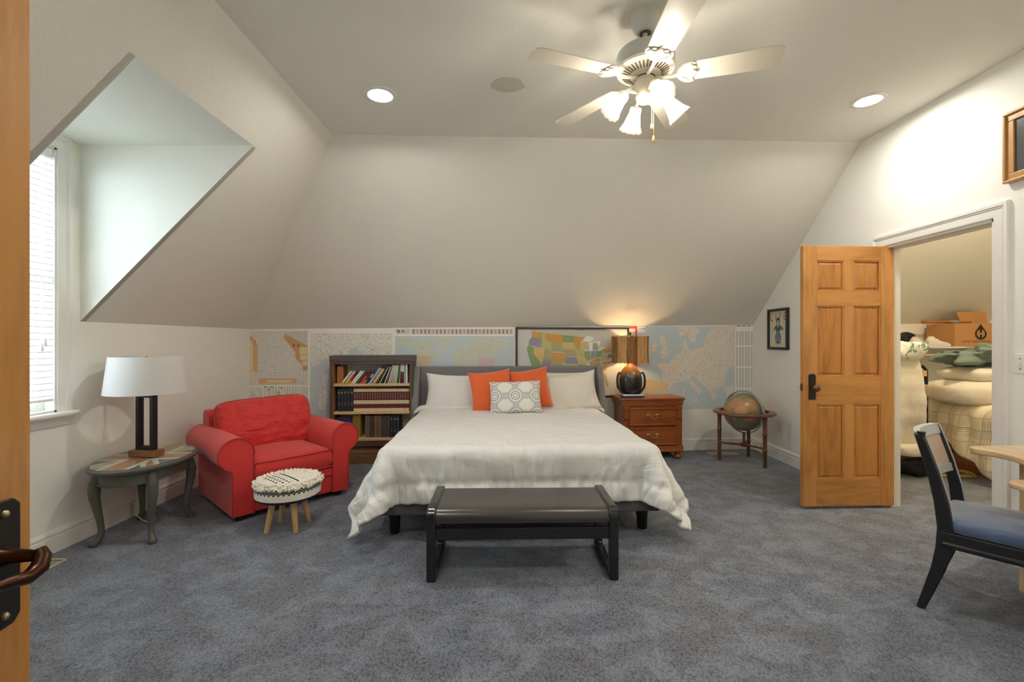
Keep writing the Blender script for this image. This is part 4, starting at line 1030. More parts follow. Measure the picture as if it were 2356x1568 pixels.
# ------------------------------------------------------------------ six panel doors
M_dw = wood('honey_alder_door', '#ca8f4a', '#aa6e30', 'Z', .8, .32, .4, 7.); M_dwh = wood('honey_alder_rail', '#c78b47', '#a66a2d', 'X', .8, .32, .4, 7.); M_dwp = wood('honey_alder_panel', '#c2823c', '#995e24', 'Z', .9, .32, .4, 8.)
M_blk = mat('dark_bronze_plate', '#33312f', .45, .6); M_cop = mat('aged_copper_knob', '#8d6a4c', .28, .9)
def six_panel(root, w, h, th):
    """local: x from 0 (hinge) to w, y 0..th, z 0..h"""
    st = .108; mu = .075; rows = [(.215, .80), (1.02, 1.575), (1.69, h - .115)]
    rows = [(a * h / 2.045, b * h / 2.045) for a, b in rows]
    for x0 in (0, w - st): MB().box(x0, x0 + st, 0, th, 0, h).build('stile', M_dw, root, bevel=.002)
    zz = [0] + [v for r in rows for v in r] + [h]
    for i in range(0, len(zz), 2): MB().box(st, w - st, 0, th, zz[i], zz[i + 1]).build('door_rail', M_dwh, root, bevel=.002)
    xm = w / 2
    for (z0, z1) in rows:
        MB().box(xm - mu / 2, xm + mu / 2, 0, th, z0, z1).build('mullion', M_dw, root, bevel=.002)
        for (x0, x1) in ((st, xm - mu / 2), (xm + mu / 2, w - st)):
            m = MB(); a = .030; c0, c1 = .004, .012
            m.box(x0, x1, c1, th - c1, z0, z1)
            for (yy, yo) in ((c1, c0), (th - c1, th - c0)):   # raised field both faces
                vs = [(x0 + .012, yy, z0 + .012), (x1 - .012, yy, z0 + .012), (x1 - .012, yy, z1 - .012), (x0 + .012, yy, z1 - .012), (x0 + a, yo, z0 + a), (x1 - a, yo, z0 + a), (x1 - a, yo, z1 - a), (x0 + a, yo, z1 - a)]
                m.add(vs, [(0, 1, 5, 4), (1, 2, 6, 5), (2, 3, 7, 6), (3, 0, 4, 7), (4, 5, 6, 7)])
            p = m.build('panel', M_dwp, root)
            mo = MB(); b = .010
            for yy0, yy1 in ((.002, c1 + .001), (th - c1 - .001, th - .002)):
                for q in ((x0, x0 + b, z0, z1), (x1 - b, x1, z0, z1), (x0 + b, x1 - b, z0, z0 + b), (x0 + b, x1 - b, z1 - b, z1)): mo.box(q[0], q[1], yy0, yy1, q[2], q[3])
            mo.build('panel_bead', M_dw, p, bevel=.004)
def rot_empty(o, a): o.rotation_euler = (0, 0, a)
# closet door, hinged on the far jamb and swung into the room
dr = bpy.data.objects.new('door_1', None); COL.objects.link(dr); struct(dr, 'honey wood six-panel door standing open at the closet')
dr.location = (3.018, 3.632, .022); dr.rotation_euler = (0, 0, R(180 + 2.2)); six_panel(dr, .737, 2.045, .036)
# visible face is local +y (towards camera after the half turn)
pl = MB(); pl.ex([(-.028, -.095), (.028, -.095), (.028, .095), (.014, .105), (-.014, .105), (-.028, .095)], 'Y', .036, .042); pl = pl.build('lock_plate', M_blk, dr, bevel=.002, fix=True); pl.location = (.737 - .070, 0, .935)
MB().lathe([(.012, 0), (.012, .025), (.024, .032), (.030, .045), (.028, .058), (.014, .066), (.001, .067)], 20, M=Matrix.Translation((0, .04, .0)) @ Matrix.Rotation(R(-90), 4, 'X')).build('door_knob', M_cop, pl, smooth=50)
pl2 = MB(); pl2.ex([(-.028, -.095), (.028, -.095), (.028, .095), (-.028, .095)], 'Y', -.006, 0); pl2 = pl2.build('lock_plate', M_blk, dr, bevel=.002, fix=True); pl2.location = (.737 - .070, 0, .935)
MB().lathe([(.012, 0), (.012, .025), (.024, .032), (.030, .045), (.028, .058), (.014, .066), (.001, .067)], 20, M=Matrix.Translation((0, -.004, .0)) @ Matrix.Rotation(R(90), 4, 'X')).build('door_knob', M_cop, pl2, smooth=50)
m = MB(); m.box(.7365, .7385, .006, .030, .905, .965); m.box(.737, .748, .011, .025, .925, .945); m.build('latch', M_cop, dr, bevel=.002)
for z in (.22, 1.02, 1.82): MB().cyl((-.004, .018, z - .045), (-.004, .018, z + .045), .007, n=10).build('hinge', M_blk, dr, smooth=50)
# entry door beside the camera
d2 = bpy.data.objects.new('door_2', None); COL.objects.link(d2); struct(d2, 'honey wood door standing open at the left edge of the view')
hx_, hy_, ex_, ey_ = -.765, -.045, -.912, .862
ang = math.atan2(ey_ - hy_, ex_ - hx_); wd = math.hypot(ex_ - hx_, ey_ - hy_)
d2.location = (hx_, hy_, .015); d2.rotation_euler = (0, 0, ang); six_panel(d2, wd, 2.03, .036)
# face towards the room is local -y side
pl = MB(); pl.ex([(-.034, -.115), (-.020, -.128), (.020, -.128), (.034, -.115), (.034, .085), (.020, .098), (-.020, .098), (-.034, .085)], 'Y', -.007, 0); pl = pl.build('lock_plate', M_blk, d2, bevel=.003, fix=True); pl.location = (wd - .062, 0, .925)
lv = MB(); lv.tube([(0, -.006, 0), (0, -.02, 0), (0, -.05, 0), (-.002, -.060, 0)], [.017, .012, .011, .011], 14)
lv.tube([(.004, -.058, .008), (.0, -.066, -.004), (-.012, -.070, -.018), (-.030, -.066, -.026), (-.060, -.060, -.020), (-.095, -.058, -.014), (-.115, -.058, -.022)], [.010, .013, .014, .012, .010, .009, .007], 12)
lv.build('lever_handle', mat('oil_rubbed_bronze', '#4a2f22', .3, .85), pl, smooth=60)
for z in (-.105, .075): MB().sph((.0, -.008, z), .007, 12, 8).build('screw', mat('brass_screw', '#b5a27a', .35, .8), pl, smooth=180)
for z in (.22, 1.02, 1.82): MB().cyl((-.004, -.006, z - .045), (-.004, -.006, z + .045), .007, n=10).build('hinge', M_blk, d2, smooth=50)

# ------------------------------------------------------------------ black cane-back chair
chd = Vector((2.10 - 2.04 + .56, -.83, 0)).normalized()
ch = thing('chair', 'black curved-leg chair with cane back and blue velvet seat', 'chair', (2.215, 2.387, 0), math.atan2(.29, .35))
# local: x along the back (left->right), y negative = forward (towards the seat front)
M_cb = lacquer('black_chair_lacquer', '#16181c', .3); M_cream = mat('pale_grey_chair_trim', '#b9bdbf', .45)
def blue_velvet():  # paler noise streaks paint the velvet's highlights into its colour
    t = NT('blue_velvet'); co = t.co(); n = t.noise(t.map(co, (5, 1.2, 1)), 2.2, 4, .6, .8); t.col(t.mix(t.ramp(n, [(.35, (0, 0, 0)), (.7, (1, 1, 1))]), srgb('#1f2c45'), srgb('#51668a'))); t.set(.7, sheen=.9, spec=.2); t.bump(n, .2, .01); return t.m
def cane():
    t = NT('woven_cane'); s = t.xyz(t.co()); 
    a = t.ma('ABSOLUTE', t.ma('SINE', t.ma('MULTIPLY', s[0], 330.))); b = t.ma('ABSOLUTE', t.ma('SINE', t.ma('MULTIPLY', s[2], 330.))); f = t.ma('MAXIMUM', a, b)
    t.col(t.mix(t.ramp(f, [(.55, (0, 0, 0)), (.75, (1, 1, 1))]), srgb('#a58672'), srgb('#d8c2ae'))); t.set(.6); t.bump(f, .4, .003); return t.m
hx2 = .226
prof = [(.02, 0), (-.010, .10), (-.045, .22), (-.065, .32), (-.070, .42), (-.055, .54), (-.025, .68), (.015, .82), (.028, .86)]   # (y back +, z)
wdt = [.034, .044, .054, .062, .060, .054, .046, .040, .036]
for s in (-1, 1):
    m = MB(); vs = []; fs = []; k = len(prof)
    for (y, z), w_ in zip(prof, wdt):
        for (dx, dy) in ((-.013, -w_ / 2), (.013, -w_ / 2), (.013, w_ / 2), (-.013, w_ / 2)): vs.append((s * hx2 + dx, y + dy, z))
    for i in range(k - 1):
        for j in range(4): fs.append((i * 4 + j, i * 4 + (j + 1) % 4, (i + 1) * 4 + (j + 1) % 4, (i + 1) * 4 + j))
    fs += [(3, 2, 1, 0), tuple((k - 1) * 4 + j for j in range(4))]
    m.add(vs, fs); lg = m.build('rear_leg', M_cb, ch, smooth=30, bevel=.006, fix=True, sub=None)
    MB().tube([(s * hx2 + (-.012 if s > 0 else .012), y - w_ / 2 - .001, z) for (y, z), w_ in list(zip(prof, wdt))[4:]], .004, 6).build('pale_edge', M_cream, lg, smooth=60)
def by(z):   # back line y at height z
    for (a, b) in zip(prof, prof[1:]):
        if a[1] <= z <= b[1]: return a[0] + (b[0] - a[0]) * (z - a[1]) / (b[1] - a[1])
    return prof[-1][0]
def curved(m, z0, z1, th, bow, x0=-hx2 + .012, x1=hx2 - .012, n=12):
    def g(u, v, o):
        x = x0 + (x1 - x0) * u; z = z0 + (z1 - z0) * v; return (x, by(z) + bow * (1 - (2 * u - 1) ** 2) + o, z)
    m.grid(lambda u, v: g(u, v, -th / 2), n, 4); m.grid(lambda u, v: g(u, v, th / 2), n, 4, flip=True)
    m.grid(lambda u, v: (g(u, 1, -th / 2 + th * v)), n, 1); m.grid(lambda u, v: (g(u, 0, th / 2 - th * v)), n, 1)
    return m
curved(MB(), .812, .862, .026, .035).build('crest_rail', M_cream, ch, smooth=60, fix=True)
curved(MB(), .615, .655, .022, .035).build('lower_back_rail', M_cream, ch, smooth=60, fix=True)
curved(MB(), .652, .815, .008, .035).build('cane_panel', cane(), ch, smooth=60, fix=True)
MB().cyl((-hx2, by(.83) + .0, .838), (-hx2, by(.83) + .0, .872), .016, .018, 12).build('stile_cap', M_cb, ch, smooth=40)
for s in (-1, 1):
    m = MB(); m.box(s * hx2 - .014, s * hx2 + .014, -.50, -.05, .335, .405); m.build('seat_rail', M_cb, ch, bevel=.006)
    MB().tube([(s * (hx2 + .004), -.06, .345), (s * (hx2 + .004), -.50, .345)], .017, 10).build('seat_moulding', M_cb, ch, smooth=60)
    m = MB(); pts = [(-.44, .40, .030), (-.47, .30, .028), (-.505, .18, .024), (-.545, .07, .019), (-.565, 0, .016)]
    m.tube([(s * (hx2 + .005), y, z) for y, z, r in pts], [r for y, z, r in pts], 8, up=(0, 1, 0)); m.build('front_leg', M_cb, ch, smooth=60)
for y in (-.50, -.06): MB().box(-hx2, hx2, y - .012, y + .012, .335, .405).build('seat_rail', M_cb, ch, bevel=.006)
m, tp, bt = cushion_box(.46, .47, .055, 14, .028, 3); cu = m.build('seat_pad', blue_velvet(), ch, smooth=60, fix=True, sub=1); cu.location = (0, -.275, .432)

# ------------------------------------------------------------------ birch desk at the right edge
M_desk = wood('pale_birch_desk', '#d9bd97', '#c7a67c', 'Y', 1., .35, .25, 5.)
dk = thing('desk', 'pale birch corner desk with rounded edge at the right of the view', 'desk', (2.30, 2.0, 0), 0)
cur = [(.66, .545), (.30, .535), (.235, .525), (.208, .495), (.215, .462), (.25, .40), (.245, .30), (.18, .15), (.06, .03), (-.02, -.20), (-.02, -.75), (.66, -.75)]
def smoothp(p, it=2):
    for _ in range(it):
        q = []
        for i in range(len(p)):
            a, b = p[i], p[(i + 1) % len(p)]; q += [(a[0] * .75 + b[0] * .25, a[1] * .75 + b[1] * .25), (a[0] * .25 + b[0] * .75, a[1] * .25 + b[1] * .75)]
        p = q
    return p
m = MB(); m.ex(smoothp(cur), 'Z', .705, .74); m.build('desk_top', M_desk, dk, bevel=.010, seg=3, fix=True)
m = MB(); m.ex(smoothp([(.62, .23), (.16, .23), (.09, .20), (.085, .15), (.085, -.5), (.62, -.5)], 2), 'Z', .615, .645); m.build('keyboard_tray', M_desk, dk, bevel=.010, seg=3, fix=True)
MB().box(.385, .64, .385, .410, 0, .705).build('leg_panel', M_desk, dk, bevel=.002)
MB().box(.385, .64, -.70, -.675, 0, .705).build('leg_panel', M_desk, dk, bevel=.002)
MB().box(.61, .63, -.675, .385, .25, .705).build('modesty_panel', M_desk, dk, bevel=.002)
for z in (.14,): MB().box(.40, .62, -.675, .385, z, z + .02).build('foot_shelf', M_desk, dk, bevel=.002)

# ------------------------------------------------------------------ ceiling fan
fan = thing('ceiling_fan', 'cream five-blade ceiling fan with four lit glass shades', 'ceiling fan', (.67, 2.29, 0), 0)
M_fan = mat('cream_enamel', '#d3ccb9', .35, var=(4, .04)); M_fang = mat('grey_white_enamel', '#c9cbc6', .3, var=(4, .03)); M_fdk = mat('brown_shadow_gap', '#5a4a35', .7)
M_fb = mat('cream_blade_laminate', '#d2cab8', .3, var=(3, .05))
zcl = zc(.67)
MB().lathe([(.066, zcl + .004), (.068, zcl - .02), (.067, zcl - .055), (.055, zcl - .085), (.042, zcl - .100), (.030, zcl - .101)], 36).build('canopy', M_fang, fan, smooth=40)
MB().lathe([(.029, zcl - .0995), (.029, zcl - .104), (.014, zcl - .104)], 24).build('canopy_collar', M_fdk, fan, smooth=40)
MB().cyl((0, 0, 2.74), (0, 0, zcl - .09), .0115, n=16).build('downrod', M_fang, fan, smooth=40)
MB().lathe([(.012, 2.800), (.05, 2.798), (.10, 2.786), (.135, 2.765), (.142, 2.745), (.142, 2.705), (.138, 2.690)], 48).build('motor_housing', M_fang, fan, smooth=35)
mh = MB().lathe([(.138, 2.692), (.143, 2.688), (.140, 2.676), (.118, 2.668), (.080, 2.656), (.062, 2.650), (.05, 2.640)], 48).build('vented_base', M_fan, fan, smooth=35)
v0 = None
for i in range(36):
    if v0 is None:
        o = v0 = MB().box(.080, .120, -.0035, .0035, -.003, .0025).build('vent_slot', M_fdk, mh, bevel=.001)
    else: o = v0.copy(); COL.objects.link(o); o.parent = mh
    o.location = (0, 0, 2.6625); a = 2 * PI * i / 36
    o.rotation_euler = (Matrix.Rotation(a, 4, 'Z') @ Matrix.Rotation(R(-17), 4, 'Y')).to_euler()
    o.location = Matrix.Rotation(a, 3, 'Z') @ Vector((-.1, 0, 0)) + Matrix.Rotation(a, 3, 'Z') @ Vector((.1, 0, 0)) + Vector((0, 0, 2.6615 - .029))
MB().lathe([(.05, 2.648), (.050, 2.636), (.030, 2.634)], 30).build('rotor_gap', M_fdk, fan, smooth=40)
bz = 2.640
def blade_mesh():
    out = [(.175, -.050), (.23, -.060), (.40, -.066), (.56, -.070), (.595, -.066), (.612, -.050), (.610, -.030), (.618, 0), (.610, .030), (.612, .050), (.595, .066), (.56, .070), (.40, .066), (.23, .060), (.175, .050), (.165, 0)]
    return MB().ex(out, 'Z', 0, .006)
def iron_mesh():
    m = MB(); m.tube([(.040, 0, -.002), (.08, 0, -.010), (.12, 0, -.012), (.16, 0, -.006), (.19, 0, -.003)], [.010, .009, .009, .010, .008], 10)
    m.ex([(.15, -.012), (.165, -.040), (.19, -.060), (.215, -.066), (.235, -.058), (.225, -.045), (.24, -.030), (.232, -.012), (.255, 0), (.232, .012), (.24, .030), (.225, .045), (.235, .058), (.215, .066), (.19, .060), (.165, .040), (.15, .012)], 'Z', -.007, -.0005)
    for s in (-1, 1): m.tube([(.165, s * .012, -.009), (.19, s * .035, -.010), (.212, s * .055, -.010), (.225, s * .045, -.010), (.222, s * .02, -.010), (.245, 0, -.010)], .0035, 6)
    return m
bl0 = ir0 = None
for i, a in enumerate((-89, -17, 55, 127, 199)):
    if bl0 is None:
        bl0 = blade_mesh().build('blade', M_fb, fan, bevel=.0015, fix=True); ir0 = iron_mesh().build('blade_iron', M_fan, bl0, smooth=50); b, ir = bl0, ir0
    else:
        b = bl0.copy(); COL.objects.link(b); b.parent = fan; ir = ir0.copy(); COL.objects.link(ir); ir.parent = b
    b.location = (0, 0, bz); b.rotation_euler = (Matrix.Rotation(R(a), 4, 'Z') @ Matrix.Rotation(R(-11), 4, 'X')).to_euler()
MB().lathe([(.030, 2.645), (.046, 2.636), (.050, 2.622), (.050, 2.590), (.044, 2.580), (.044, 2.562), (.046, 2.556), (.046, 2.540), (.036, 2.522), (.018, 2.514), (.001, 2.513)], 32).build('light_kit', M_fan, fan, smooth=35)
t = NT('frosted_fluted_glass'); tl = t.new('ShaderNodeBsdfTranslucent'); tp_ = t.new('ShaderNodeBsdfTransparent'); df = t.new('ShaderNodeBsdfDiffuse'); m1 = t.new('ShaderNodeMixShader'); m2 = t.new('ShaderNodeMixShader')
tl.inputs[0].default_value = (.30, .29, .26, 1); df.inputs[0].default_value = (.45, .44, .40, 1); tp_.inputs[0].default_value = (.97, .95, .9, 1)
m1.inputs[0].default_value = .35; t.link(tl.outputs[0], m1.inputs[1]); t.link(df.outputs[0], m1.inputs[2]); m2.inputs[0].default_value = .72; t.link(m1.outputs[0], m2.inputs[1]); t.link(tp_.outputs[0], m2.inputs[2]); t.link(m2.outputs[0], t.out.inputs[0])
M_frost = t.m; M_bulb = emit('fan_bulb_glow', '#fff8ee', BULB)
sh0 = None
for a in (188, 98, 8, -82):
    tilt = R(52)
    M_ = Matrix.Rotation(R(a), 4, 'Z') @ Matrix.Translation((.105, 0, 2.552)) @ Matrix.Rotation(PI - tilt * 0 - R(42), 4, 'Y')
    ar = MB(); d = Matrix.Rotation(R(a), 3, 'Z')
    ar.tube([d @ Vector(p) for p in ((.035, 0, 2.560), (.065, 0, 2.568), (.09, 0, 2.565), (.112, 0, 2.546))], .0075, 8); ar.build('lamp_arm', M_fan, fan, smooth=60)
    # shade axis points along local +z of M2 (outwards and down)
    M2 = Matrix.Rotation(R(a), 4, 'Z') @ Matrix.Translation((.108, 0, 2.550)) @ Matrix.Rotation(R(138), 4, 'Y')
    if sh0 is None:
        fl_ = lambda q, z: 1 + .045 * max(0, min(1, (z - .02) / .08)) * (abs(math.cos(q * 6)) * 2 - 1)
        gm = MB(); n = 72; prof = [(.027, .018), (.031, .035), (.037, .06), (.045, .09), (.056, .115), (.060, .122)]; vs = []; fs = []
        for (r, z) in prof:
            for j in range(n):
                q = 2 * PI * j / n; vs.append((r * fl_(q, z) * math.cos(q), r * fl_(q, z) * math.sin(q), z - .006 * (abs(math.sin(q * 6)) if z > .11 else 0)))
        for i in range(len(prof) - 1):
            for j in range(n): fs.append((i * n + j, i * n + (j + 1) % n, (i + 1) * n + (j + 1) % n, (i + 1) * n + j))
        gm.add(vs, fs); sh0 = gm.build('glass_shade', M_frost, fan, smooth=60)
        cup0 = MB().lathe([(.010, -.004), (.026, .0), (.031, .012), (.031, .030), (.028, .032)], 24).build('fitter_cup', M_fan, sh0, smooth=40)
        bu0 = MB().lathe([(.010, .030), (.014, .04), (.022, .055), (.026, .070), (.024, .086), (.014, .096), (.001, .099)], 16).build('bulb', M_bulb, sh0, smooth=180)
        s = sh0
    else:
        s = sh0.copy(); COL.objects.link(s); s.parent = fan
        for q in (cup0, bu0): c = q.copy(); COL.objects.link(c); c.parent = s
    s.matrix_local = M2
M_pc = mat('pale_wood_fob', '#c99a5c', .4)
for x, y, z in ((.020, -.042, 2.395), (.030, -.040, 2.335)):
    ch_ = MB().cyl((x, y, z), (x, y, 2.565), .0012, n=5).build('pull_chain', mat('brass_chain', '#8e7a4c', .4, .8), fan)
    MB().lathe([(.001, .0), (.006, .004), (.008, .014), (.005, .030), (.002, .038)], 12, (x, y, z - .036)).build('pull_fob', M_pc, ch_, smooth=50)

# ------------------------------------------------------------------ maps pinned along the back wall
WM = Matrix.Translation((XL, YBL, 0)) @ Matrix.Rotation(AB, 4, 'Z')
Y0_ = yb(0)
def wp(px, py):                                   # photo measurement -> (u, z) on the back wall
    k = (px - 1178) / 1047.; Y = Y0_ / (1 - SB * k); X = k * Y
    return ((X - XL) / math.cos(AB), 1.32 - (py - 784) / 1047. * Y)
def map_paper(name, c, line=None, scale=30, w=.05, c2=None, ns=6, grid=None):
    if name in MATS: return MATS[name]
    t = NT(name); co = t.co(); s = t.map(co, (1, 0, 1))
    base = t.mix(t.noise(s, ns, 4), srgb(c), srgb(c2) if c2 else tuple(x * .93 for x in srgb(c)[:3]) + (1,))
    if line:
        d = t.voro(s, scale, 'DISTANCE_TO_EDGE'); d2 = t.voro(t.map(s, loc=(3.3, 0, 1.7)), scale * .45, 'DISTANCE_TO_EDGE')
        base = t.mix(t.ma('MULTIPLY', t.ma('LESS_THAN', d, w), .55), base, srgb(line)); base = t.mix(t.ma('MULTIPLY', t.ma('LESS_THAN', d2, w * .6), .6), base, srgb(line))
    if grid:
        q = t.xyz(s); gx = t.ma('LESS_THAN', t.ma('FRACT', t.ma('MULTIPLY', q[0], grid[0])), grid[2]); gz = t.ma('LESS_THAN', t.ma('FRACT', t.ma('MULTIPLY', q[2], grid[1])), grid[2])
        base = t.mix(t.ma('MULTIPLY', t.ma('MAXIMUM', gx, gz), .5), base, srgb(grid[3]))
    t.col(base); t.set(.55, spec=.25); MATS[name] = t.m; return t.m
def sheet_thing(name, lab, cat, rect, M_, thick=.0012, y=0., group=None):
    (u0, z1), (u1, z0) = wp(rect[0], rect[1]), wp(rect[2], rect[3])
    o = bpy.data.objects.new(name, None); COL.objects.link(o); o.matrix_world = WM @ Matrix.Translation((u0, -.0006 - y, z0)); o.empty_display_size = .1
    tag(o, lab, cat, group)
    sh = MB().box(0, u1 - u0, -thick, 0, 0, z1 - z0).build('paper_sheet', M_, o)
    def polys(nm, lst, M2, lay, T, label=None):
        m = MB()
        for P in lst:
            pts = [wp(*T(p)) for p in P]; m.add([(u - u0, -thick - .0004 * lay, z - z0) for u, z in pts], [tuple(range(len(pts)))])
        q = m.build(nm, M2, o, fix=False)
        bm = bmesh.new(); bm.from_mesh(q.data); bmesh.ops.triangulate(bm, faces=bm.faces)
        for f in bm.faces:
            f.normal_update()
            if f.normal.y > 0: f.normal_flip()
        bm.to_mesh(q.data); bm.free()
        if label: q['label'] = label
        return q
    def words(txt, px, py, hpx, M2, align='LEFT'):
        vs, fs = text_mesh(txt, hpx * 1.4 / 1047. * Y0_, align); u, z = wp(px, py); m = MB(); m.add([(u - u0 + v[0], -thick - .002, z - z0 + v[1]) for v in vs], fs); m.build('lettering', M2, o)
    return o, polys, words
Z4 = lambda p: (560 + p[0] / 5.746, 740 + p[1] / 5.746)
Z5 = lambda p: (900 + p[0] / 4.284, 740 + p[1] / 4.281)
Z6 = lambda p: (1430 + p[0] / 6.818, 730 + p[1] / 6.817)
rc = lambda a, b, c, d: [(a, b), (c, b), (c, d), (a, d)]
M_land = map_paper('map_land_roads', '#ebe9e0', '#a09f9a', 40, .04); M_land2 = map_paper('map_land_fine_roads', '#e6e4db', '#b0aeaa', 60, .035, grid=(30, 30, .10, '#b4b8ba'))
M_sea = map_paper('map_sea', '#c8d2d5', None, c2='#bccacf'); M_tan = map_paper('map_tan', '#cfa677', None); M_org = map_paper('map_orange_margin', '#dfb486', None); M_yel = map_paper('map_yellow_column', '#e3d9a8', None)
M_white = map_paper('map_white_margin', '#f0efe9', None); M_ink = mat('map_ink', '#5c5c60', .7); M_lines = map_paper('map_index_columns', '#dedfd6', None, grid=(40, 300, .35, '#8f9088'))
# 1 state road map
o, pol, wd_ = sheet_thing('wall_map', 'pale state road map with tan margins in the left corner of the back wall', 'map', (573, 761, 708, 884), M_land2)
pol('printed_margin', [[(550, 150), (850, 312), (850, 640), (800, 645), (770, 560), (720, 520), (680, 455), (690, 400), (640, 350), (600, 290), (560, 250), (540, 200)], ], M_tan, 1, Z4); pol('printed_river_edge', [[(75, 160), (170, 260), (180, 330), (130, 300), (75, 240)]], M_tan, 1, Z4)
pol('printed_band', [rc(130, 310, 190, 655), rc(205, 745, 700, 815)], M_org, 2, Z4); pol('printed_column', [rc(75, 250, 126, 826), rc(310, 765, 640, 806), rc(745, 335, 845, 430), rc(750, 440, 845, 505), rc(785, 515, 845, 580)], M_yel, 3, Z4)
pol('printed_index', [[(560, 140), (850, 120), (850, 300)]], M_lines, 2, Z4); pol('printed_marks', [rc(655, 295, 680, 325), rc(715, 300, 742, 325)], mat('map_red_ink', '#a8523c', .7), 4, Z4)
o, pol, wd_ = sheet_thing('wall_map', 'lower index sheet of the corner road map, just above the red chair', 'map', (573, 886, 709, 960), M_white)
pol('printed_inset', [rc(75, 860, 258, 1060)], M_land, 1, Z4); pol('printed_column', [rc(275 + i * 37, 858, 293 + i * 37, 990) for i in range(16)], M_lines, 1, Z4); pol('printed_band', [rc(320 + i * 74, 858, 335 + i * 74, 990) for i in range(7)], M_yel, 2, Z4)
pol('printed_sea', [rc(75, 1020, 858, 1080)], M_sea, 1, Z4); pol('printed_marks', [rc(276, 855, 312, 865), rc(360, 855, 396, 865), rc(320, 890, 352, 900), rc(490, 868, 524, 878), rc(446, 925, 482, 935), rc(446, 955, 482, 965)], M_ink, 3, Z4)
# 2 peninsula map
o, pol, wd_ = sheet_thing('wall_map', 'white bordered map with blue sea and two islands behind the bookcase', 'map', (711, 756, 907, 1010), M_white)
pol('printed_land', [rc(884, 150, 1970, 1500)], M_land, 1, Z4)
pol('printed_sea', [[(884, 592), (960, 568), (1010, 540), (1070, 488), (1130, 500), (1180, 530), (1400, 760), (1400, 1500), (884, 1500)], [(1395, 460), (1390, 385), (1440, 350), (1510, 325), (1530, 372), (1570, 400), (1600, 470)]], M_sea, 2, Z4)
pol('printed_island', [[(1055, 705), (1105, 700), (1118, 665), (1124, 740), (1112, 810), (1090, 860), (1060, 840), (1040, 780)], [(990, 920), (1060, 895), (1110, 875), (1125, 950), (1110, 1060), (1085, 1150), (1015, 1165), (975, 1130), (1000, 1050), (1005, 965)]], M_land, 3, Z4)
# 3 world map
o, pol, wd_ = sheet_thing('wall_map', 'pale world map with a row of tiny flags behind the headboard', 'map', (908, 752, 1184, 925), M_white)
pol('printed_sea', [rc(40, 140, 1205, 790)], map_paper('map_pale_ocean', '#c9d6d8', None, c2='#bccdd3'), 1, Z5)
NA = [(45, 190), (100, 150), (160, 140), (230, 190), (330, 200), (400, 160), (470, 150), (430, 210), (390, 260), (440, 300), (480, 335), (420, 370), (400, 400), (340, 450), (330, 500), (300, 500), (270, 430), (250, 330), (230, 260), (150, 230), (80, 240), (45, 260)]
EA = [(600, 330), (640, 290), (650, 250), (690, 235), (720, 280), (760, 240), (800, 150), (900, 165), (1000, 150), (1130, 170), (1203, 190), (1203, 215), (1100, 230), (1090, 280), (1060, 340), (1030, 290), (1020, 350), (1030, 400), (1000, 470), (900, 520), (800, 480), (620, 480), (600, 410), (640, 385), (610, 360)]
pol('printed_land', [NA, EA, [(450, 200), (520, 140), (580, 150), (590, 200), (540, 260), (500, 320), (480, 270)], [(280, 520), (330, 520), (420, 620), (360, 780), (300, 780)], [(600, 500), (780, 500), (800, 600), (720, 780), (680, 780), (600, 600)]], map_paper('map_pale_land', '#d3d6c8', '#bcbfb8', 30, .035, '#c9d0bf'), 2, Z5)
pol('printed_country', [[(850, 385), (920, 355), (1000, 370), (1015, 435), (940, 470), (860, 440)]], map_paper('map_pink_land', '#d9bfc6', None), 3, Z5); pol('printed_country', [[(270, 335), (400, 335), (385, 385), (330, 440), (300, 470), (265, 420)]], map_paper('map_peach_land', '#dcc3a2', None), 3, Z5)
pol('printed_flag_strip', [rc(45, 70, 185, 122), rc(200, 70, 1200, 122)], map_paper('map_flag_strip', '#d5d4ce', None), 1, Z5)
fl1, fl2, fl3 = [], [], []
for i in range(26):
    for j in range(3):
        (fl1, fl2, fl3)[(i * 5 + j * 3 + i // 4) % 3].append(rc(212 + i * 38.4, 76 + j * 15, 230 + i * 38.4, 86 + j * 15))
pol('printed_flags', fl1, mat('flag_red_ink', '#a5544a', .7), 2, Z5); pol('printed_flags', fl2, mat('flag_blue_ink', '#6a6f8c', .7), 2, Z5); pol('printed_flags', fl3, mat('flag_gold_ink', '#b8a05c', .7), 2, Z5)
pol('printed_inset', [[(52, 82), (75, 80), (92, 88), (80, 105), (74, 120), (66, 100)]], mat('flag_red_ink', '#a5544a'), 3, Z5); pol('printed_inset', [[(98, 95), (112, 82), (132, 84), (130, 104), (122, 106)]], mat('map_green_ink', '#6d8a6a', .7), 3, Z5)
# 4 framed country map
usb = map_paper('map_grey_background', '#cfcdc0', '#bfbeb2', 40, .035)
o, pol, wd_ = sheet_thing('framed_map', 'black framed country map with coloured states above the headboard', 'map', (1188, 754, 1444, 911), map_paper('map_ocean_grey', '#d3d5d2', None), .004, .006)
(u0, z1), (u1, z0) = wp(1186, 752), wp(1446, 912); (ua, zb_), _ = wp(1188, 754), 0
fw = .022; m = MB(); W_, H_ = u1 - u0, z1 - z0
for q in ((0, W_, 0, fw), (0, W_, H_ - fw, H_), (0, fw, fw, H_ - fw), (W_ - fw, W_, fw, H_ - fw)): m.box(q[0] - .01, q[1] - .01, -.022, .006, q[2] - .006, q[3] - .006)
m.build('frame', mat('dark_bronze_frame', '#3a3632', .4), o, bevel=.003)
pol('printed_background', [[(1390, 70), (2310, 72), (2310, 210), (2170, 250), (2080, 260), (1990, 160), (1800, 145), (1400, 95)], [(1380, 440), (1700, 440), (1760, 735), (1560, 735), (1420, 560)]], usb, 1, Z5)
C_or, C_pu, C_gr, C_lg, C_ye, C_ol = '#dda452', '#9a97b4', '#8fae74', '#c2c68a', '#e3c581', '#b5b184'
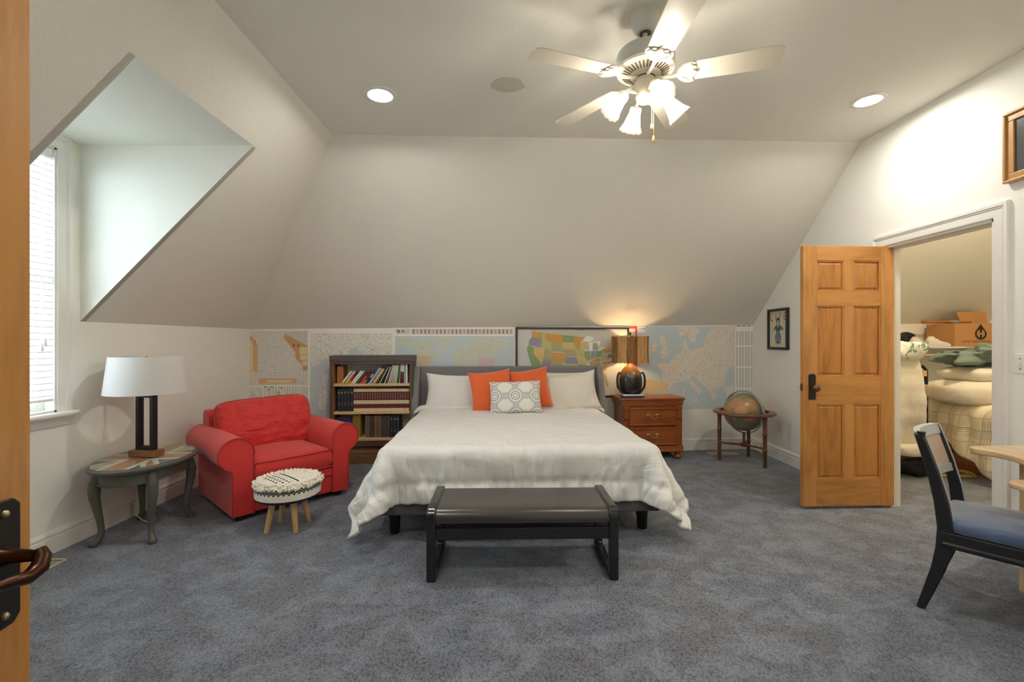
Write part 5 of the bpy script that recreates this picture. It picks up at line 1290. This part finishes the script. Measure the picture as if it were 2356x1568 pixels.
def sm(c): return map_paper('state_' + c[1:], c, tuple and '#a8a084', 60, .03)
ST = {C_or: [[(1383, 88), (1420, 98), (1490, 106), (1485, 165), (1385, 150)], [(1512, 110), (1690, 130), (1682, 222), (1575, 210), (1520, 170)], [(1590, 300), (1715, 310), (1710, 400), (1582, 390)], [(1800, 140), (1905, 152), (1865, 200), (1865, 268), (1810, 268)], [(2085, 270), (2165, 252), (2170, 300), (2080, 308)], [(1940, 398), (2010, 357), (2050, 355), (2060, 390), (1960, 408)], [(2070, 400), (2175, 380), (2165, 412), (2078, 424)]],
      C_pu: [[(1385, 150), (1485, 165), (1470, 255), (1350, 230), (1360, 180)], [(1495, 378), (1580, 382), (1580, 480), (1480, 440)], [(1715, 342), (1838, 348), (1840, 415), (1712, 408)], [(1965, 290), (2010, 285), (2010, 352), (1965, 370)], [(2130, 315), (2172, 315), (2168, 350), (2140, 345)]],
      C_gr: [[(1345, 232), (1408, 250), (1402, 310), (1480, 415), (1490, 440), (1385, 440), (1350, 330), (1335, 270)], [(1690, 130), (1800, 140), (1805, 206), (1685, 200)], [(1905, 292), (1955, 285), (1965, 370), (1930, 392), (1900, 332)], [(2012, 285), (2080, 270), (2075, 320), (2040, 352), (2012, 347)], [(1842, 420), (1925, 424), (1915, 520), (1850, 520)]],
      C_ye: [[(1408, 250), (1512, 262), (1492, 390), (1475, 412), (1402, 310)], [(1685, 203), (1805, 208), (1810, 270), (1683, 262)], [(1822, 332), (1905, 342), (1928, 420), (1840, 420)], [(1867, 206), (1930, 195), (1945, 270), (1870, 268)], [(2062, 432), (2130, 425), (2112, 480), (2080, 502)]],
      C_lg: [[(1490, 106), (1510, 110), (1520, 170), (1572, 210), (1565, 270), (1470, 255), (1485, 165)], [(1812, 270), (1900, 268), (1915, 320), (1905, 342), (1822, 330)], [(1690, 410), (1838, 418), (1845, 600), (1760, 640), (1690, 560)], [(2060, 335), (2130, 312), (2165, 345), (2140, 372), (2060, 388)]],
      C_ol: [[(1575, 212), (1690, 222), (1680, 300), (1570, 290)], [(1512, 262), (1565, 270), (1570, 290), (1592, 297), (1582, 382), (1495, 376)], [(1582, 392), (1690, 400), (1690, 500), (1582, 490)], [(1683, 264), (1812, 272), (1825, 340), (1715, 338), (1715, 308), (1682, 300)], [(1985, 225), (2020, 200), (2040, 270), (1988, 282)], [(2072, 505), (2112, 505), (2142, 620), (2124, 642), (2092, 580)], [(1960, 410), (2062, 395), (2070, 500), (1960, 510)]]}
for c, L in ST.items():
    for P in L: pol('printed_state', [P], sm(c), 2, Z5)
pol('printed_lakes', [[(1890, 182), (1930, 136), (1992, 152), (1985, 182), (1930, 196)], [(1950, 202), (1980, 196), (1975, 280), (1955, 286)], [(2005, 196), (2062, 186), (2050, 232), (2034, 222)], [(2030, 282), (2090, 240), (2102, 254), (2052, 288)]], M_white, 3, Z5)
wd_('CANADA', 1327, 760, 3, M_ink)
# 5 red poster strip
o, pol, wd_ = sheet_thing('wall_poster', 'narrow red map cover pinned behind the bedside lamp', 'poster', (1448, 749, 1466, 850), mat('red_poster_paper', '#cf5440', .6))
pol('printed_picture', [rc(105, 175, 215, 295)], M_sea, 1, Z6); pol('printed_land', [[(108, 225), (150, 205), (190, 215), (170, 245), (120, 250)]], M_org, 2, Z6)
# 6 continent road map
o, pol, wd_ = sheet_thing('wall_map', 'large blue continent road map with index columns behind the globe', 'map', (1467, 748, 1733, 938), M_sea)
ET = [(540, 742), (640, 722), (740, 712), (800, 650), (870, 570), (960, 540), (975, 420), (980, 350), (1010, 330), (1030, 420), (1060, 520), (1180, 490), (1290, 450), (1300, 330), (1360, 210), (1480, 145), (1765, 145), (1765, 760), (1700, 780), (1630, 870), (1620, 1000), (1600, 1060), (1530, 1100), (1460, 1120), (1440, 1180), (1520, 1240), (1440, 1300), (1390, 1180), (1330, 1100), (1220, 1000), (1150, 930), (1090, 910), (1080, 960), (1150, 1040), (1270, 1150), (1220, 1180), (1230, 1240), (1190, 1180), (1080, 1060), (1020, 980), (900, 1010), (790, 1030), (760, 1100), (700, 1170), (330, 1170), (340, 1060), (370, 960), (480, 970), (640, 1000), (650, 900), (610, 790)]
M_eu = map_paper('map_warm_land_roads', '#ebe7dd', '#b9b3a9', 44, .045, '#e4d8c4', 4)
pol('printed_land', [ET, [(600, 300), (650, 260), (690, 310), (680, 420), (730, 500), (720, 640), (620, 640), (600, 560), (640, 480), (590, 380)], [(450, 460), (520, 390), (560, 420), (540, 540), (450, 540)], [(885, 145), (1180, 145), (1220, 220), (1160, 270), (1170, 380), (1100, 400), (1060, 320), (1060, 250), (990, 270), (930, 300), (890, 230)], [(1085, 1290), (1200, 1270), (1190, 1340), (1110, 1310)], [(965, 1120), (985, 1110), (985, 1200), (965, 1200)], [(1600, 1100), (1765, 1060), (1765, 1230), (1640, 1220)]], M_eu, 1, Z6)
pol('printed_region', [[(345, 1060), (370, 962), (480, 972), (640, 1002), (750, 1060), (700, 1160), (335, 1168)]], map_paper('map_sand_land', '#dcc69c', '#c4b28c', 60, .04), 2, Z6)
pol('printed_index_panel', [rc(1775, 130, 2062, 1420)], M_white, 2, Z6)
pol('printed_index', [rc(1797 + i * 45, a, 1828 + i * 45, b) for i in range(6) for a, b in ((215, 435), (460, 765), (790, 1100), (1125, 1400)) if i < 6], M_lines, 3, Z6)
pol('printed_marks', [rc(1800, 128, 1860, 140), rc(1885, 128, 1945, 140), rc(1970, 128, 2015, 140)], mat('map_red_ink', '#a8523c', .7), 4, Z6)
pol('printed_title_box', [rc(250, 148, 372, 235)], M_white, 2, Z6); wd_('Europe', 1468.5, 757, 4, mat('map_navy_ink', '#3c3c5e', .7))
pol('printed_margin', [rc(240, 120, 2062, 134)], M_white, 2, Z6)

# ------------------------------------------------------------------ inside the closet
def blob(lab, name, cat, M_, loc, sx, sy, sz, e=.5, amp=.02, fr=4., seed=0, rz=0, sub=1, nu=36, nv=18, parent=None):
    """soft superellipsoid, wrinkled"""
    m = MB(); sg = lambda v, p: math.copysign(abs(v) ** p, v)
    def f(u, v):
        a = 2 * PI * u; b = PI * (v - .5); cx = sg(math.cos(b), e)
        p = Vector((sx * cx * sg(math.cos(a), e), sy * cx * sg(math.sin(a), e), sz * sg(math.sin(b), e)))
        n = noise.noise(p * fr + Vector((seed * 7.3, seed, 0))) * amp + noise.noise(p * fr * 2.7 + Vector((seed, 3, seed))) * amp * .4
        return tuple(p + p.normalized() * n)
    m.grid(f, nu, nv); o = m.build(name, M_, parent, smooth=180, fix=True, sub=sub); o.location = loc; o.rotation_euler = (0, 0, rz)
    return tag(o, lab, cat) if parent is None else o
M_shw = mat('white_shelf_board', '#e5e2d8', .5)
cs = thing('closet_shelf', 'white wall shelf across the back of the closet', 'shelf', (0, 0, 0))
m = MB(); m.prism([(4.62, 0), (6.19, 0), (6.19, .019), (4.62, .019)], lambda p: (p[0], yb(p[0]) - .43, 1.236 + p[1]), lambda p: (p[0], yb(p[0]) - .001, 1.236 + p[1])); m.build('shelf_board', M_shw, cs, fix=True)
for x in (4.72, 5.9): MB().box(x - .012, x + .012, yb(x) - .40, yb(x) - .005, 1.10, 1.236).build('shelf_bracket', M_shw, cs)
rod = thing('clothes_rod', 'wooden clothes rod under the closet shelf', 'rod', (4.55, 5.36, 1.15), SB)
MB().cyl((0, 0, 0), (1.5, 0, 0), .017, n=16).build('rod', M_birch, rod, smooth=50)
for i, c in enumerate(('#2f6b4a', '#d9d4c4', '#c9b46a', '#dcdad2')):
    tag(MB().tube([(4.60 + i * .035 + .0 * math.cos(q), 5.365 + .045 * math.cos(q), 1.125 + .045 * math.sin(q)) for q in [2 * PI * k / 20 for k in range(20)]], .005, 6, closed=True).build('hanger', mat('hanger_plastic_' + c[1:], c, .4), None, smooth=60), 'plastic hanger hook in %s on the closet rod' % ('green', 'ivory', 'mustard', 'white')[i], 'hanger', 'hangers on the closet rod')
# cardboard box with logo
M_cb_ = mat('brown_cardboard', '#b98a55', .85, var=(9, .06)); M_cbi = mat('cardboard_ink', '#2e241c', .8)
bx0, by0 = 5.27, 5.42
cb = thing('cardboard_box', 'open cardboard box printed with a black drop logo on the closet shelf', 'box', (bx0, by0, 1.2555), R(1))
w_, d_, h_ = .60, .36, .275; k = .004
m = MB(); m.box(0, w_, 0, k, 0, h_); m.box(0, w_, d_ - k, d_, 0, h_); m.box(0, k, k, d_ - k, 0, h_); m.box(w_ - k, w_, k, d_ - k, 0, h_); m.box(k, w_ - k, k, d_ - k, 0, k); m.build('carton', M_cb_, cb)
m = MB(); m.add([(.27, 0, h_), (w_, 0, h_), (w_, .02, h_ + .16), (.22, .02, h_ + .15), (.27, .004, h_), (w_, .004, h_), (w_, .024, h_ + .16), (.22, .024, h_ + .15)], [(0, 1, 2, 3), (7, 6, 5, 4), (0, 4, 5, 1), (1, 5, 6, 2), (2, 6, 7, 3), (3, 7, 4, 0)])
fl = m.build('flap', M_cb_, cb); fl.location = (0, .18, 0)
lx, lz = .318, .150
def dropo(r, ty): return [(lx + r * math.cos(R(a)), lz + r * math.sin(R(a))) for a in range(155, 386, 11)] + [(lx, lz + ty)]
m = MB(); m.add([(x, -.001, z) for x, z in dropo(.072, .118)], [tuple(range(len(dropo(.072, .118))))]); m.build('logo_drop', M_cbi, cb)
m = MB()
for q in ((-.030, -.014, -.042, .046), (.014, .030, -.042, .046), (-.014, .014, -.008, .010), (-.046, -.034, -.026, .030), (.034, .046, -.026, .030)): m.box(lx + q[0], lx + q[1], -.0022, -.001, lz + q[2], lz + q[3])
m.build('logo_mark', M_cb_, cb)
vs, fs = text_mesh('WWW.THEHYDROJUG.COM', .036); m = MB(); m.add([(lx + v[0], -.001, .045 + v[1]) for v in vs], fs); m.build('lettering', M_cbi, cb)
# turned post on the box, shoes, dark garment
tp0 = thing('turned_post', 'turned wooden post lying across the cardboard box', 'post', (5.04, 5.60, 1.555), R(2))
pr = [(.001, 0), (.016, .004), (.024, .02), (.024, .04), (.014, .055), (.010, .062), (.016, .07), (.016, .085), (.011, .092), (.017, .12), (.013, .16), (.018, .20), (.014, .25), (.019, .30), (.015, .34), (.019, .37), (.019, .62), (.001, .62)]
MB().lathe(pr, 18, M=Matrix.Rotation(R(90), 4, 'Y')).build('post_shaft', wood('turned_maple', '#a5672c', '#7d4718', 'X', 2., .35, .2), tp0, smooth=50)
MB().lathe([(.021, .36), (.026, .37), (.026, .45), (.021, .46)], 18, M=Matrix.Rotation(R(90), 4, 'Y')).build('grey_sleeve', mat('grey_plastic_sleeve', '#8f9092', .5), tp0, smooth=40)
M_shoe = mat('white_shoe_leather', '#dedad2', .6); M_sole = mat('white_rubber_sole', '#e8e5de', .6)
def shoe(lab, loc, rz):
    t = thing('sneaker', lab, 'shoe', loc, rz, 'white sneakers on the closet shelf')
    out = [(0, .02), (0, .09), (.02, .105), (.075, .11), (.10, .095), (.15, .07), (.20, .055), (.25, .05), (.275, .035), (.28, .02)]
    m = MB(); n = 8; vs = []; fs = []
    secs = []
    for x, zt in ((0, .085), (.02, .108), (.06, .112), (.085, .108), (.11, .088), (.16, .068), (.21, .056), (.25, .048), (.278, .028)):
        wv = .032 + .012 * math.sin(PI * min(1, x / .26)) if x < .26 else .026
        secs.append([(x, wv * math.cos(R(a)) * (1.0 if a < 90 or a > 90 else 1), .018 + (zt - .018) * math.sin(R(a)) ** .8) for a in range(0, 181, 20)])
    k = len(secs[0]); vs = [p for s in secs for p in s]
    for i in range(len(secs) - 1):
        for j in range(k - 1): fs.append((i * k + j, i * k + j + 1, (i + 1) * k + j + 1, (i + 1) * k + j))
    fs += [tuple(range(k)), tuple((len(secs) - 1) * k + j for j in range(k - 1, -1, -1))]
    m.add(vs, fs); m.build('upper', M_shoe, t, smooth=60, fix=True)
    so_ = [(x, y) for x, y in [(-.004, -.030), (.10, -.036), (.20, -.046), (.26, -.038), (.285, -.015), (.285, .015), (.26, .038), (.20, .046), (.10, .036), (-.004, .030)]]
    MB().ex(so_, 'Z', 0, .022).build('sole', M_sole, t, bevel=.005, fix=True)
    MB().tube([(.02, 0, .112), (.05, .012, .116), (.08, -.008, .112), (.11, .01, .094), (.14, -.008, .08)], .004, 6).build('laces', M_sole, t, smooth=60)
shoe('white sneaker in front on the closet shelf beside the box', (4.96, 5.44, 1.2555), R(3)); shoe('white sneaker standing behind its pair, further from the box', (4.88, 5.56, 1.2555), R(14))
blob('dark navy garment heaped at the end of the closet shelf', 'folded_garment', 'garment', fabric('navy_black_knit', '#1f2029', '#15161c', 120), (4.80, 5.68, 1.345), .16, .10, .075, .7, .05, 9, 2)
# dresser against the closet end with bedding piled on it
dz = thing('dresser', 'low orange-brown wooden dresser in the closet under the bedding', 'dresser', (4.55, 3.75, 0), 0)
M_dr = wood('orange_pine_dresser', '#8a4e1d', '#6b3811', 'Y', 1., .4, .2, 6.)
MB().box(.02, .5, 0, 1.25, .06, .56).build('body', M_dr, dz, bevel=.004); MB().box(-.012, .51, -.015, 1.265, .56, .59).build('top', M_dr, dz, bevel=.006); MB().box(.03, .48, .01, 1.24, 0, .06).build('plinth', M_dr, dz)
for z0 in (.075, .32):
    d = MB().box(0, .022, .03, 1.22, z0, z0 + .225).build('drawer', M_dr, dz, bevel=.005)
    for y in (.35, .9): MB().tube([(0, y - .04, z0 + .12), (-.018, y - .035, z0 + .11), (-.02, y, z0 + .10), (-.018, y + .035, z0 + .11), (0, y + .04, z0 + .12)], .005, 8).build('drawer_pull', M_blk, d, smooth=60)
def plaid():
    t = NT('cream_plaid_cotton'); s = t.xyz(t.co())
    def stripes(v, per, lo, hi): q = t.ma('FRACT', t.ma('MULTIPLY', v, per)); return t.ma('MULTIPLY', t.ma('GREATER_THAN', q, lo), t.ma('LESS_THAN', q, hi))
    a = t.ma('ADD', s[1], t.ma('MULTIPLY', s[0], .4)); b = t.ma('SUBTRACT', s[2], t.ma('MULTIPLY', s[0], .6))
    tan = t.ma('MAXIMUM', stripes(a, 9, .05, .16), stripes(b, 9, .05, .16)); gr = t.ma('MAXIMUM', t.ma('MULTIPLY', stripes(a, 3, .5, .75), stripes(a, 60, 0, .45)), t.ma('MULTIPLY', stripes(b, 3, .5, .75), stripes(b, 60, 0, .45)))
    c = t.mix(t.ma('MULTIPLY', tan, .6), srgb('#e0d6c0'), srgb('#c4b38c')); t.col(t.mix(t.ma('MULTIPLY', gr, .55), c, srgb('#8b8a82'))); t.set(.9, spec=.1); t.bump(t.noise(t.co(), 8, 3), .4, .03); return t.m
blk_ = plaid()
# plaid comforter slumping over the dresser front
m = MB()
def slump(u, v):
    y = 4.06 + .78 * u; s = v * 1.10
    dn = .12 + .42 * (1 - u) ** 1.2
    if s < .45: x, z = 4.92 - s, .66 + .03 * math.sin(s * 7)
    else:
        q = min(1, (s - .45) / .14); x = 4.47 - .09 * math.sin(q * PI / 2) - .06 * max(0, s - .59); z = .67 - .08 * (1 - math.cos(q * PI / 2)) - max(0, s - .59) * dn / .52
    n = noise.noise((y * 4, s * 4, 0)) * .03 + .012 * math.sin(y * 30 + s * 6)
    return (x + n * .8, y, z + n * .5)
m.grid(slump, 40, 44); pb = m.build('plaid_comforter', blk_, None, smooth=180); so = pb.modifiers.new('thick', 'SOLIDIFY'); so.thickness = .055; so.offset = 1
tag(pb, 'cream plaid comforter slumping over the closet dresser', 'comforter')
M_wd = fabric('off_white_duvet', '#e2dccd', '#d2cbbb', 200, wr=(6, .6))
blob('thick rolled off-white duvet on top of the plaid comforter', 'rolled_duvet', 'duvet', M_wd, (4.70, 4.52, .815), .50, .30, .125, .6, .04, 3.5, 4)
blob('folded ivory blanket between the rolled duvet and the green throw', 'folded_blanket', 'blanket', M_wd, (4.78, 4.55, .985), .42, .26, .075, .6, .05, 4, 6)
M_tl = fabric('sage_green_fleece', '#78897f', '#66766e', 150, wr=(9, .8))
tg = blob('crumpled sage green fleece throw at the top of the bedding pile', 'fleece_throw', 'blanket', M_tl, (4.72, 4.56, 1.15), .40, .24, .085, .8, .22, 6.5, 9, nu=64, nv=32)
# folded slatted frame with a futon hung over it
sf = thing('slatted_frame', 'dark metal folding bed frame with pale wood slats standing in the closet', 'bed frame', (3.685, 4.62, 0), R(4))
M_mt = mat('dark_grey_tube', '#35332f', .45, .5)
m = MB(); m.tube([(.02, 0, .02), (.02, 0, 1.02), (.05, 0, 1.06), (.52, 0, 1.06), (.555, 0, 1.02), (.555, 0, .02)], .016, 8); m.build('tube_frame', M_mt, sf, smooth=60)
s0 = None
for i in range(7):
    if s0 is None: o = s0 = MB().box(.03, .545, -.022, -.012, -.03, .03).build('slat', M_birch, sf, bevel=.004)
    else: o = s0.copy(); COL.objects.link(o); o.parent = sf
    o.location.z = .99 - i * .142
# hanging quilted futon
m = MB()
def futon(u, v):
    x = 3.60 + .335 * u; z = .34 + .78 * v; n = noise.noise((x * 5, 0, z * 4)) * .02 + .012 * math.sin(x * 22) * (1 - v) + .003 * math.sin(z * 40)
    return (x + .03 * (1 - v) * u + .02 * noise.noise((0, 3, z * 5)), 4.47 + n - .05 * math.sin(v * PI), z)
m.grid(futon, 20, 30); fo = m.build('hanging_quilt', fabric('white_quilted_cotton', '#e4dfd2', '#d6d0c0', 200, wr=(7, .4)), None, smooth=180); so = fo.modifiers.new('thick', 'SOLIDIFY'); so.thickness = .07; so.offset = 1
tag(fo, 'white quilted futon cover hanging in front of the slatted frame', 'quilt')
def leafy():
    t = NT('white_cloth_green_leaves'); co = t.co(); n = t.noise(co, 9, 3, .5, 1.5); t.col(t.mix(t.ramp(n, [(.58, (0, 0, 0)), (.61, (1, 1, 1))]), srgb('#e4e3da'), srgb('#6d9380'))); t.set(.9); t.bump(t.noise(co, 7, 3), .5, .03); return t.m
blob('white cloth with green leaf print bundled on top of the hanging quilt', 'patterned_cloth', 'cloth', leafy(), (3.80, 4.46, 1.20), .20, .12, .095, .75, .07, 7, 3)
blob('folded ivory pad under the hanging quilt', 'folded_pad', 'pad', M_wd, (3.86, 4.40, .275), .17, .10, .055, .55, .02, 6, 8)
blob('black bag slumped on the closet floor', 'floor_bag', 'bag', mat('black_nylon', '#16161a', .5), (3.96, 4.52, .10), .17, .12, .10, .7, .05, 8, 5)
m = MB(); rnd = random.Random(5)
pts = []
for i in range(120):
    q = i / 120 * 2 * PI * 3; r = .17 + .03 * math.sin(q * .7); pts.append((4.34 + r * 1.05 * math.cos(q), 4.50 + r * .7 * math.sin(q), .008 + .006 * (i // 40) + .004 * math.sin(q * 3)))
tag(m.tube(pts, .0065, 6).build('cable', mat('yellow_cable', '#cdbb58', .5), None, smooth=60), 'yellow extension cable coiled on the closet floor', 'cable')
cl = thing('closet_light', 'round closet ceiling light above the bedding', 'ceiling light', (4.4, 3.55, zc(4.4)), 0)
MB().lathe([(.11, 0), (.115, -.012), (.10, -.02)], 28).build('base', M_trim, cl, smooth=40)
MB().lathe([(.098, -.018), (.095, -.05), (.07, -.085), (.03, -.10), (.001, -.102)], 24).build('globe', emit('closet_globe_glow', '#ffe6c2', CLOS), cl, smooth=60)
